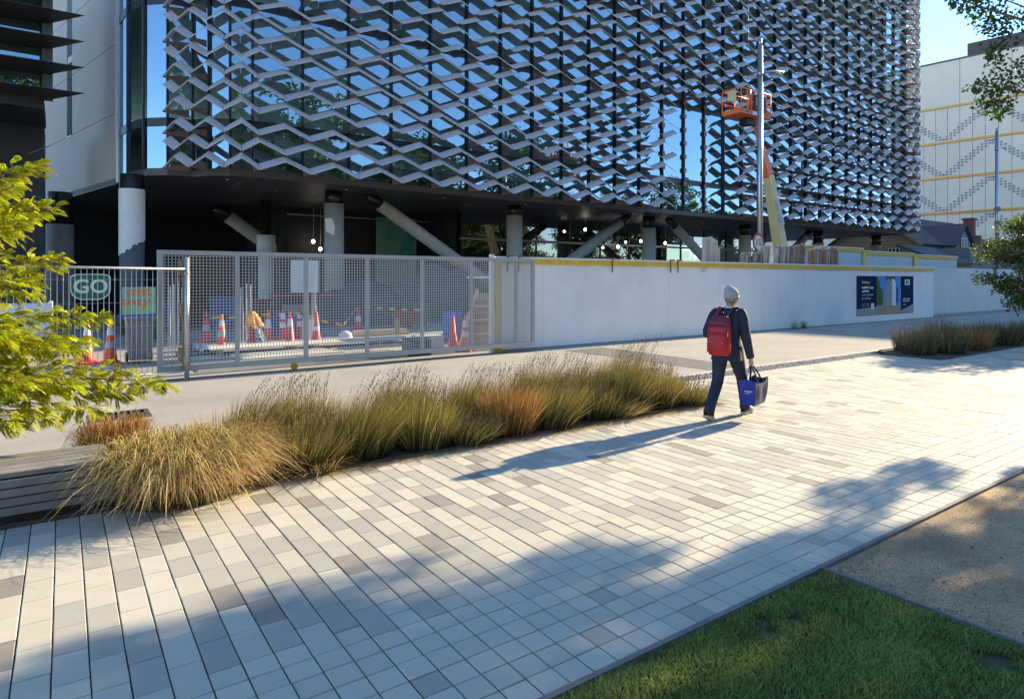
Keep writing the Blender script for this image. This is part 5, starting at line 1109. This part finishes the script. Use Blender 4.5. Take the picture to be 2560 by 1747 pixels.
# ================================================================== grasses
m_g1 = mat('rush green gold', (0, 0, 0), .7, .28, uvgrad=[(0, (.025, .025, .01)), (.35, (.11, .115, .025)), (.75, (.30, .245, .05)), (1, (.42, .29, .08))], trans=.22)  # plant tones by height, feet darkened for shade inside the clumps
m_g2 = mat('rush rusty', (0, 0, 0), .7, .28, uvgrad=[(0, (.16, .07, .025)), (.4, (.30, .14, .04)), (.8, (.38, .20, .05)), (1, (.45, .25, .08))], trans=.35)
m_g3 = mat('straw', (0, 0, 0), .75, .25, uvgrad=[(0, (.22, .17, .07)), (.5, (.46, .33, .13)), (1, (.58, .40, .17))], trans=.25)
m_g4 = mat('rush darkened for shade', (0, 0, 0), .7, .28, uvgrad=[(0, (.06, .05, .03)), (.5, (.11, .10, .05)), (1, (.20, .14, .06))], trans=.3)  # rush tones darkened to carry the shade of the right bed
m_g5 = mat('straw green', (0, 0, 0), .75, .3, uvgrad=[(0, (.14, .13, .04)), (.45, (.34, .29, .09)), (.8, (.50, .34, .12)), (1, (.55, .30, .10))], trans=.3); m_sd = mat('seed head', (0, 0, 0), .8, .3, uvgrad=[(0, (.13, .10, .04)), (1, (.24, .15, .07))], trans=.2)
rg = random.Random(31)
def tussock(x, y, h, spread, n, m, label, group, lean=(.16, .0), straw=.12, seedheads=True, flop=0., wid=.0055, droop=0.):
    t = thing('grass_tussock', label, 'grass', (x, y, .012), group); mb = MB(); ms = MB()
    for k in range(n):
        a = rg.uniform(0, 6.283); r = spread * .5 * math.sqrt(rg.random()); px, py = x + r * math.cos(a), y + r * math.sin(a)
        hh = h * rg.uniform(.55, 1.08) * (1 - .25 * r / spread); out = spread * rg.uniform(.0, .30) * (.4 + r / spread * 2)
        lx = math.cos(a) * out + lean[0] * hh * rg.uniform(.4, 1.5); ly = math.sin(a) * out + lean[1] * hh + flop * hh * rg.uniform(-1.2, -.3)
        if flop: hh *= rg.uniform(.5, .85)
        if droop > .9: lx += rg.gauss(0, .10); ly += rg.gauss(0, .11)
        s = rg.random() < straw
        if s: lx *= 1.5; ly *= 1.5; hh *= .85
        blade(ms if s else mb, (px, py, .012), hh, (lx, ly), wid * rg.uniform(.7, 1.5), rg, rg.uniform(.2, .8), 6 if droop else 5, droop * rg.uniform(.5, 1.1))
    mb.build('leaves', m, t)
    if ms.v: ms.build('dry_leaves', m_g3, t)
    if seedheads:
        mh = MB(); mh.uv = []
        for k in range(int(n * .05)):
            a = rg.uniform(0, 6.283); r = spread * .4 * math.sqrt(rg.random()); hh = h * rg.uniform(.95, 1.32); b = (x + r * math.cos(a), y + r * math.sin(a), .012); lx = lean[0] * hh * rg.uniform(.8, 2.0) + rg.uniform(-.05, .05); ly = rg.uniform(-.1, .1)
            blade(mh, b, hh, (lx, ly), .0035, rg, .5, 5)
            for q in range(5):
                f = .80 + .05 * q; k2 = f * f * .5 + f * .5; blade(mh, (b[0] + lx * k2, b[1] + ly * k2, b[2] + hh * (f - .11 * f ** 3)), .03, (rg.uniform(-.012, .02), rg.uniform(-.012, .012)), .008, rg, .3, 2)
        mh.build('seed_heads', m_sd, t)
    return t
G1 = 'tussocks along the planting bed beside the path'
spots = []
for i in range(11):
    spots.append((1.45 + i * .63 + rg.uniform(-.12, .12), 6.52 + rg.uniform(-.08, .1))); spots.append((1.75 + i * .62 + rg.uniform(-.15, .15), 7.3 + rg.uniform(-.2, .25)))
ORD = 'first second third fourth fifth sixth seventh eighth ninth tenth eleventh'.split()
for i, (x, y) in enumerate(spots):
    if x > 8.25: continue
    rusty = i in (10, 11); tall = .60 + .17 * math.sin(i * 2.1) + rg.uniform(-.1, .1) + (.14 if 5.6 < x < 7.1 else 0); tall *= (.7 if x > 7.3 else 1)
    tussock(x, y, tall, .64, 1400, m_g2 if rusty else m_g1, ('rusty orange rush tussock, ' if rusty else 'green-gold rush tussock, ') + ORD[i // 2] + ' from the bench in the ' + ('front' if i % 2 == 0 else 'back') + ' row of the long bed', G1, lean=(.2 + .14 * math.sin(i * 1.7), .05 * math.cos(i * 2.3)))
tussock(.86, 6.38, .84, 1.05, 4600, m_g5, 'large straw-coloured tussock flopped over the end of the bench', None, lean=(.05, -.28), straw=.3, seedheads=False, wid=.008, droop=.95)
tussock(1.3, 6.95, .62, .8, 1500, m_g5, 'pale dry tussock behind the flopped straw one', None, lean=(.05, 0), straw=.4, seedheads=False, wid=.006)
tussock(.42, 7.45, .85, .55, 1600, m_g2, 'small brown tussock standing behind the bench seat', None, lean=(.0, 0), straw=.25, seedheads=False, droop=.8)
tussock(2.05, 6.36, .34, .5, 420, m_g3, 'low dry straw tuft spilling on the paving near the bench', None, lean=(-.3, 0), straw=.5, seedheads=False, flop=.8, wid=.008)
tussock(6.35, 6.42, .40, .45, 420, m_g3, 'low dry straw tuft spilling on the paving near the walker', None, lean=(.15, 0), straw=.5, seedheads=False, flop=.5, wid=.007)
for i, (x, y) in enumerate([(17.7, 7.3), (18.3, 7.8), (18.6, 6.95), (19.3, 7.5), (20.0, 6.9), (20.4, 7.8), (21.2, 7.2), (22.0, 7.7), (22.2, 6.9), (23.2, 7.4), (24.2, 7.0)]):
    tussock(x, y, .8 + rg.uniform(-.1, .12), .7, 520, m_g2 if i == 4 else m_g4, 'orange-brown tussock in the shaded bed under the right tree' if i == 4 else 'rush tussock coloured dark for shade, ' + ORD[i] + ' from the left end of the right bed', None if i == 4 else 'tussocks in the shaded right bed', lean=(.1, 0), seedheads=i < 4, wid=.008)
# curled seed clusters hanging on the flopped tussock
cu = MB(); cu.uv = []
for k in range(1500):
    a = rg.uniform(3.3, 6.1); r = .25 + .42 * rg.random() ** .7; x = .9 + 1.0 * r * math.cos(a); y = 6.32 + .85 * r * math.sin(a); z = max(.03, .50 * (1 - (r / .74) ** 2) + rg.uniform(-.06, .07))
    blade(cu, (x, y, z), rg.uniform(-.05, .02), (math.cos(a) * .05 + rg.uniform(-.03, .03), math.sin(a) * .06 + rg.uniform(-.03, .03)), rg.uniform(.007, .014), rg, .7, 3)
cu.build('seed_curls', mat('seed curl', (0, 0, 0), .75, .3, uvgrad=[(0, (.40, .26, .09)), (1, (.56, .31, .10))], trans=.2), [o for o in bpy.data.objects if o.get('label', '').startswith('large straw')][0])
# clippings and dry straw lying along the bed edge
mb = MB(); mb.uv = []
for k in range(4200):
    x = rg.uniform(.7, 8.3); y = 6.2 - abs(rg.gauss(0, .09)) + .03; a = rg.uniform(0, 6.28); l = rg.uniform(.03, .16); z = .003 + rg.random() * .012; w = .0042; n = len(mb.v)
    dx, dy = math.cos(a) * l, math.sin(a) * l * .5; mb.v += [(x - w * math.sin(a), y + w * math.cos(a), z), (x + w * math.sin(a), y - w * math.cos(a), z), (x + dx, y + dy, z + rg.uniform(0, .015))]; mb.f.append((n, n+1, n+2)); mb.m.append(0); r = rg.random(); mb.uv += [(.3, r), (.3, r), (1, r)]
o = mb.build('straw_litter', m_g3); o['kind'] = 'stuff'; o['label'] = 'dry straw litter along the edge of the bed'; o['category'] = 'straw'
# weeds at the foot of the hoarding
for x, wh in ((xat(1985, 13.8), 'thinner left weed'), (xat(2010, 13.8), 'bushier right weed')): tussock(x, 13.8, .38, .22, 60 if 'thin' in wh else 110, m_g1, wh + ' of two growing at the foot of the hoarding', 'weeds along the hoarding', seedheads=False, lean=(.1, 0))
# lawn
m_lawn = mat('lawn blades', (0, 0, 0), .6, .22, uvgrad=[(0, (.09, .11, .03)), (.5, (.20, .27, .06)), (1, (.36, .44, .11))], trans=.4)
mb = MB(); mb.uv = []; rl = random.Random(17)
for k in range(150000):
    x = 4.09 - 3.7 * rl.random() ** .9; y = 2.265 - 2.0 * rl.random() ** 1.05
    den = mnoise.noise((x * 2.2, y * 2.2, 5)) + .5 * mnoise.noise((x * 7, y * 7, 2)); edge = min((2.29 - y) / .10, (4.12 - x) / .12, 1)
    if den < -.62 + rl.random() * .25 or rl.random() > edge * .9 + .1: continue
    h = (.028 + .022 * rl.random() + .012 * den) * (.55 + .45 * edge); a = rl.uniform(0, 6.28); w = .0016 + .0014 * rl.random(); l = h * rl.uniform(.2, 1.1); b = rl.uniform(0, 6.28)
    n = len(mb.v); wx, wy = math.cos(a) * w, math.sin(a) * w; cx, cy = math.cos(b) * l, math.sin(b) * l; r = min(1, max(0, .5 + .3 * den + rl.uniform(-.35, .35)))
    mb.v += [(x - wx, y - wy, -.02), (x + wx, y + wy, -.02), (x + wx * .8 + cx * .35, y + wy * .8 + cy * .35, h * .6 - .02), (x - wx * .8 + cx * .35, y - wy * .8 + cy * .35, h * .6 - .02), (x + cx, y + cy, h - .02)]
    mb.f += [(n, n+1, n+2, n+3), (n+3, n+2, n+4)]; mb.m += [0, 0]; mb.uv += [(0, r), (0, r), (.6, r), (.6, r), (1, r)]
o = mb.build('lawn_grass', m_lawn); o['kind'] = 'stuff'; o['label'] = 'short green lawn grass in the lower right corner'; o['category'] = 'grass'
# pebbles and leaf litter on the dirt
mb = MB(); rl = random.Random(5)
for k in range(5200):
    x = 4.13 + 7 * rl.random() ** 2; y = 2.23 - 2.6 * rl.random() ** 1.2; s = rl.uniform(.002, .007) * (2.2 if rl.random() < .02 else 1); z = -.012
    n = len(mb.v); ph = rl.uniform(0, 6); c = [(x + s * math.cos(ph + q * 1.571) * rl.uniform(.7, 1.2), y + s * math.sin(ph + q * 1.571) * rl.uniform(.7, 1.2), z) for q in range(4)]
    mb.v += c + [(x, y, z + s * rl.uniform(.5, 1.0))]; mb.f += [(n, n+1, n+4), (n+1, n+2, n+4), (n+2, n+3, n+4), (n+3, n, n+4)]; mb.m += [1 if rl.random() < .3 else 0] * 4
o = mb.build('gravel', [mat('pebble', (.30, .27, .22), .8, .3, 60), mat('bark chip', (.16, .10, .055), .9, .3, 60)]); o['kind'] = 'stuff'; o['label'] = 'loose gravel and bark scattered on the dirt path'; o['category'] = 'gravel'
mb = MB(); leaf_cloud(mb, [(rl.uniform(1.2, 9), rl.uniform(.9, 6.0), .006) for k in range(60)] + [(4.1 + rl.uniform(-.3, .6), 2.2 - abs(rl.gauss(0, .12)), .004) for k in range(90)] + [(rl.uniform(4.2, 9), rl.uniform(.6, 2.2), .003) for k in range(70)], .028, rl, .6)
mb.v = [(v[0], v[1], max(.002, v[2] * .25)) for v in mb.v]
o = mb.build('fallen_leaves', mat('dry leaf', (0, 0, 0), .8, .3, uvgrad=[(0, (.30, .17, .06)), (1, (.42, .27, .10))])); o['kind'] = 'stuff'; o['label'] = 'dry leaves scattered on paving and dirt'; o['category'] = 'leaves'
# ================================================================== trees
m_bark = mat('bark', (.13, .095, .065), .9, .3, 12, .6, 40); m_twig = mat('young twig', (.22, .13, .07), .7, .2, 10)
m_lf_y = mat('feathery leaf', (0, 0, 0), .5, .22, uvgrad=[(0, (.40, .46, .02)), (1, (.66, .63, .035))], trans=.6)
m_lf_g = mat('broad leaf', (0, 0, 0), .5, .25, uvgrad=[(0, (.045, .085, .02)), (1, (.075, .13, .025))], trans=.42)
m_lf_b = mat('background leaf', (0, 0, 0), .6, .3, uvgrad=[(0, (.06, .10, .02)), (1, (.11, .16, .03))], trans=.35)
def limb(mb, a, b, r0, r1, rng, wob=.12, n=6):
    A, B = Vector(a), Vector(b); L = (B - A).length; pts = []
    for k in range(n + 1):
        t = k / n; o = Vector((rng.gauss(0, 1), rng.gauss(0, 1), rng.gauss(0, .6))) * wob * L * .25 * math.sin(math.pi * t); pts.append(A.lerp(B, t) + o)
    mb.tube(pts, [r0 + (r1 - r0) * k / n for k in range(n + 1)], 7); return pts
def clump_pts(c, r, n, rng):
    out = []
    for _ in range(n):
        d = Vector((rng.gauss(0, 1), rng.gauss(0, 1), rng.gauss(0, 1))).normalized() * (rng.random() ** .45); out.append((c[0] + d.x * r[0], c[1] + d.y * r[1], c[2] + d.z * r[2]))
    return out
# shade tree standing right of the frame, its boughs reach into the top right corner
rt = random.Random(77)
st = thing('shade_tree', 'broadleaf tree whose leafy boughs hang in the top right corner', 'tree', (18.2, 1.4, 0)); tk = MB(); cr = MB()
limb(tk, (18.2, 1.4, -.1), (18.0, 1.5, 4.2), .26, .17, rt, .04)
cl = []
for k in range(135):      # dense upper crown, shaped to cast solid shade on the near paving
    x = rt.uniform(17.3, 20.6); q = rt.uniform(-5.5, 1.5); z = (x - q) / 2.5; ys = rt.uniform(.0, 3.5); r = rt.uniform(.5, .8)
    if ((q - 3.6) / (1.84 * r + .3)) ** 2 + ((ys - 1.6) / (r + .2)) ** 2 > 1: cl.append((x, ys + .131 * z, z, r))  # clumps left out where sun should reach the lawn
for k in range(42):       # sparse lower boughs, shaped to cast dappled shade
    x = rt.uniform(16.8, 19.6); q = rt.uniform(1.6, 7.9); z = (x - q) / 2.5; ys = rt.uniform(.3, 3.45); r = rt.uniform(.22, .46)
    if ((q - 3.6) / (1.84 * r + .3)) ** 2 + ((ys - 1.6) / (r + .2)) ** 2 > 1: cl.append((x, ys + .131 * z, z, r))
bough = [(14.0, 4.42, 5.35, .42), (13.75, 4.45, 5.1, .3), (14.5, 4.4, 5.75, .45), (14.3, 4.5, 5.05, .26), (13.5, 4.6, 5.4, .2), (13.6, 4.55, 6.75, .34), (13.1, 4.6, 6.75, .24), (12.7, 4.65, 6.75, .16), (13.9, 4.5, 6.55, .3), (14.2, 4.5, 6.2, .34), (14.5, 4.4, 6.7, .45), (14.0, 4.55, 7.1, .4), (13.2, 4.6, 7.05, .3), (13.95, 4.5, 5.95, .16)]
for x, y, z, r in cl:
    nl = int(520 * r * r * (1.0 if r > .5 else 2.6)); leaf_cloud(cr, clump_pts((x, y, z), (r, r, r * .62), nl, rt), .13, rt, .6, .3)
    if rt.random() < .6: limb(tk, (18.05 + rt.uniform(-.1, .1), 1.5 + rt.uniform(-.1, .1), 3.6 + rt.uniform(0, 2.2)), (x, y, z), .06, .012, rt, .16)
for x, y, z, r in bough: leaf_cloud(cr, clump_pts((x, y, z), (r, r, r * .7), int(900 * r * r) + 26, rt), .085, rt, .62, .4)
limb(tk, (17.6, 1.9, 4.6), (13.4, 4.6, 5.4), .07, .012, rt, .07, 9); limb(tk, (17.6, 1.9, 5.4), (12.7, 4.65, 6.8), .07, .01, rt, .07, 9); limb(tk, (15.6, 3.2, 6.0), (14.0, 4.5, 7.1), .03, .01, rt, .1)
tk.build('trunk', m_bark, st, True); cr.build('crown', m_lf_g, st)
# smaller trees in and beyond the shaded right bed
def small_tree(x, y, cz, rx, rz, n, label, seed, m=m_lf_g, leaf=.10, trunk=.07):
    rs2 = random.Random(seed); t = thing('bed_tree', label, 'tree', (x, y, 0)); tk = MB(); cr = MB(); limb(tk, (x, y, -.05), (x + .05, y, cz), trunk, trunk * .5, rs2, .05)
    for k in range(n):
        a = rs2.uniform(0, 6.283); e = rs2.uniform(-1, 1); q = rs2.random() ** .4; s = math.sqrt(1 - e * e); c = (x + rx * math.cos(a) * s * q, y + rx * math.sin(a) * s * q, cz + rz * e * q); r = rs2.uniform(.2, .4) * rx * .75
        leaf_cloud(cr, clump_pts(c, (r, r, r * .6), int(95 * (r / .3) ** 1.6), rs2), leaf, rs2, .6, .35)
        if k % 3 == 0: limb(tk, (x, y, cz - rz * .7 + rs2.uniform(0, rz)), c, trunk * .35, .006, rs2, .12)
    tk.build('trunk', m_bark, t, True); cr.build('crown', m, t); return t
m_lf_r = mat('right tree leaf', (0, 0, 0), .5, .25, uvgrad=[(0, (.085, .12, .02)), (1, (.16, .19, .03))], trans=.45)
small_tree(25.1, 6.75, 2.5, 1.8, 1.6, 100, 'small leafy tree at the right edge above the shaded bed', 3, m_lf_r)
small_tree(28.9, 6.3, 3.2, 1.5, 2.0, 60, 'unseen tree added outside the right edge to shade the bed', 8, m_lf_r, .14, .1)  # out of view, added to cast shade on the right bed
small_tree(33.5, 7.0, 4.2, 1.9, 2.4, 50, 'farther unseen tree added outside the right edge to shade the bed', 15, m_lf_r, .2, .12)  # also added out of view, for more shade on the bed
# feathery tree at the left edge
rf = random.Random(19); ft = thing('feathery_tree', 'young tree with bright yellow-green feathery sprays at the left edge', 'tree', (-1.75, 7.3, 0)); tk = MB(); cr = MB(); cr.uv = []
limb(tk, (-1.75, 7.3, -.05), (-1.7, 7.3, 3.6), .06, .025, rf, .03)
def spray(p, d, L, rng):
    """feathery compound leaf: drooping rachis with paired narrow leaflets"""
    d = Vector(d).normalized(); side = d.cross(Vector((0, 0, 1)));
    if side.length < .1: side = Vector((1, 0, 0))
    side.normalize(); up = side.cross(d); n = 11; r = rng.random(); roll = rng.uniform(-.7, .7); side = side * math.cos(roll) + up * math.sin(roll)
    for k in range(n):
        t = (k + .6) / n; c = Vector(p) + d * (L * t) + Vector((0, 0, -.35 * L * t * t)); ll = L * (.34 * math.sin(math.pi * min(.95, t * .8 + .15)) + .06)
        for s in (-1, 1):
            v = (side * s + d * .75 + Vector((0, 0, rng.uniform(-.3, .15)))).normalized() * ll; w = d.cross(v).cross(v).normalized() * ll * .25
            b = len(cr.v); cr.v += [tuple(c), tuple(c + v * .5 + w), tuple(c + v), tuple(c + v * .5 - w)]; cr.f.append((b, b+1, b+2, b+3)); cr.m.append(0); q = min(1, max(0, r + rng.uniform(-.2, .2))); cr.uv += [(0, q), (.5, q), (1, q), (.5, q)]
def bough_f(a, b, nspray, spread, L=.13):
    pts = limb(tk, a, b, .014, .003, rf, .10, 8); A, B = Vector(a), Vector(b)
    for k in range(nspray):
        t = rf.random() ** .7; i = min(7, int(t * 8)); p = pts[i].lerp(pts[i+1], t * 8 - i); out = Vector((rf.gauss(0, 1), rf.gauss(0, 1), rf.gauss(0, .8))).normalized() * spread * rf.random() ** .5 * (.25 + .75 * math.sin(math.pi * min(1, t * .85 + .15)))
        q = p + out
        if rf.random() < .35: tk.tube([p, q], [.003, .0015], 4)
        spray(q, (B - A).normalized() * .8 + out.normalized() * .7 + Vector((rf.gauss(0, .35), rf.gauss(0, .35), rf.gauss(0, .3))), L * rf.uniform(.7, 1.25), rf)
def at3(px, py, d): u = (px - 1280) / FPX; return (d * (SY + CY * u), d * (CY - SY * u), CAM_H + (HORIZ - py) / FPX * d)
base = lambda z: (-1.72, 7.3, z)
for (px, py, d, z0, n, sp) in ((95, 420, 5.6, 2.3, 190, .24), (135, 520, 5.7, 2.2, 190, .22), (60, 560, 5.4, 2.0, 190, .26), (150, 650, 5.7, 1.9, 150, .17), (85, 710, 5.5, 1.7, 190, .26), (255, 790, 6.0, 1.6, 130, .10), (215, 860, 5.9, 1.5, 250, .25), (120, 860, 5.5, 1.4, 220, .27), (330, 930, 6.2, 1.3, 70, .12), (430, 960, 6.4, 1.3, 150, .12), (330, 985, 6.1, 1.25, 200, .17), (180, 960, 5.6, 1.25, 220, .25), (60, 960, 5.3, 1.2, 200, .26), (60, 1060, 5.2, 1.1, 110, .18), (130, 1040, 5.4, 1.1, 110, .16), (250, 1020, 5.8, 1.1, 110, .15), (30, 470, 5.3, 2.2, 140, .25), (20, 830, 5.2, 1.6, 160, .27)):
    bough_f(base(z0), at3(px, py, d), int(n * 1.35), sp, .105)
limb(tk, at3(70, 385, 5.6), at3(128, 362, 5.6), .004, .002, rf, .3, 6)
tk.build('trunk', m_twig, ft, True); cr.build('crown', m_lf_y, ft)
# tall park trees behind the viewer, mirrored in the facade
rb2 = random.Random(50)
def park_tree(x, y, h, r, label, seed):
    q = random.Random(seed); t = thing('park_tree', label, 'tree', (x, y, 0), 'park trees behind the viewer', world=False); x = y = 0; tk = MB(); cr = MB(); limb(tk, (x, y, -.1), (x, y, h * .6), .4, .2, q, .03)
    for k in range(90):
        a = q.uniform(0, 6.283); e = q.uniform(-1, 1); s = math.sqrt(1 - e * e); w = q.random() ** .4; c = (x + r * math.cos(a) * s * w, y + r * math.sin(a) * s * w, h * .60 + h * .37 * e * w); leaf_cloud(cr, clump_pts(c, (1.5, 1.5, 1.0), 95, q), .5, q, .6, .3)
        if k % 4 == 0: limb(tk, (x, y, h * q.uniform(.25, .55)), c, .12, .03, q, .1)
    tk.build('trunk', m_bark, t, True); cr.build('crown', m_lf_b, t)
for i, (x, y, h, r) in enumerate(((-14, -14, 20, 5), (-4, -16, 22, 5.5), (7, -14, 16, 4.5), (20, -18, 24, 6), (33, -14, 19, 5), (48, -20, 23, 6))): park_tree(x, y, h, r, 'sunken tree copy added behind the viewer as a hedge to darken the glass reflection', 60 + i)
pk = [o for o in bpy.data.objects if o.name.startswith('park_tree')]
for i in range(13): dup(pk[i % len(pk)], (-40 + i * 12 + rb2.uniform(-3, 3), -34 + rb2.uniform(-4, 4), -.3), rb2.uniform(0, 6), 'sunken tree copy added behind the viewer as a hedge to darken the glass reflection', rb2.uniform(.75, 1.0))
for i in range(18): dup(pk[(i * 5) % len(pk)], (-45 + i * 8.5 + rb2.uniform(-2, 2), -26 + rb2.uniform(-3, 3), -5.2), rb2.uniform(0, 6), 'sunken tree copy added behind the viewer as a hedge to darken the glass reflection', rb2.uniform(.6, .75))  # sunken tree copies added as a hedge to darken the glass reflection
for i in range(13): dup(pk[(i * 5 + 2) % len(pk)], (112 + i * 9 + rb2.uniform(-2, 2), -28 + rb2.uniform(-5, 3), -4.5), rb2.uniform(0, 6), 'sunken tree copy added behind the viewer as a hedge to darken the glass reflection', rb2.uniform(.7, .9))  # more sunken copies, added to darken reflections farther along the glass
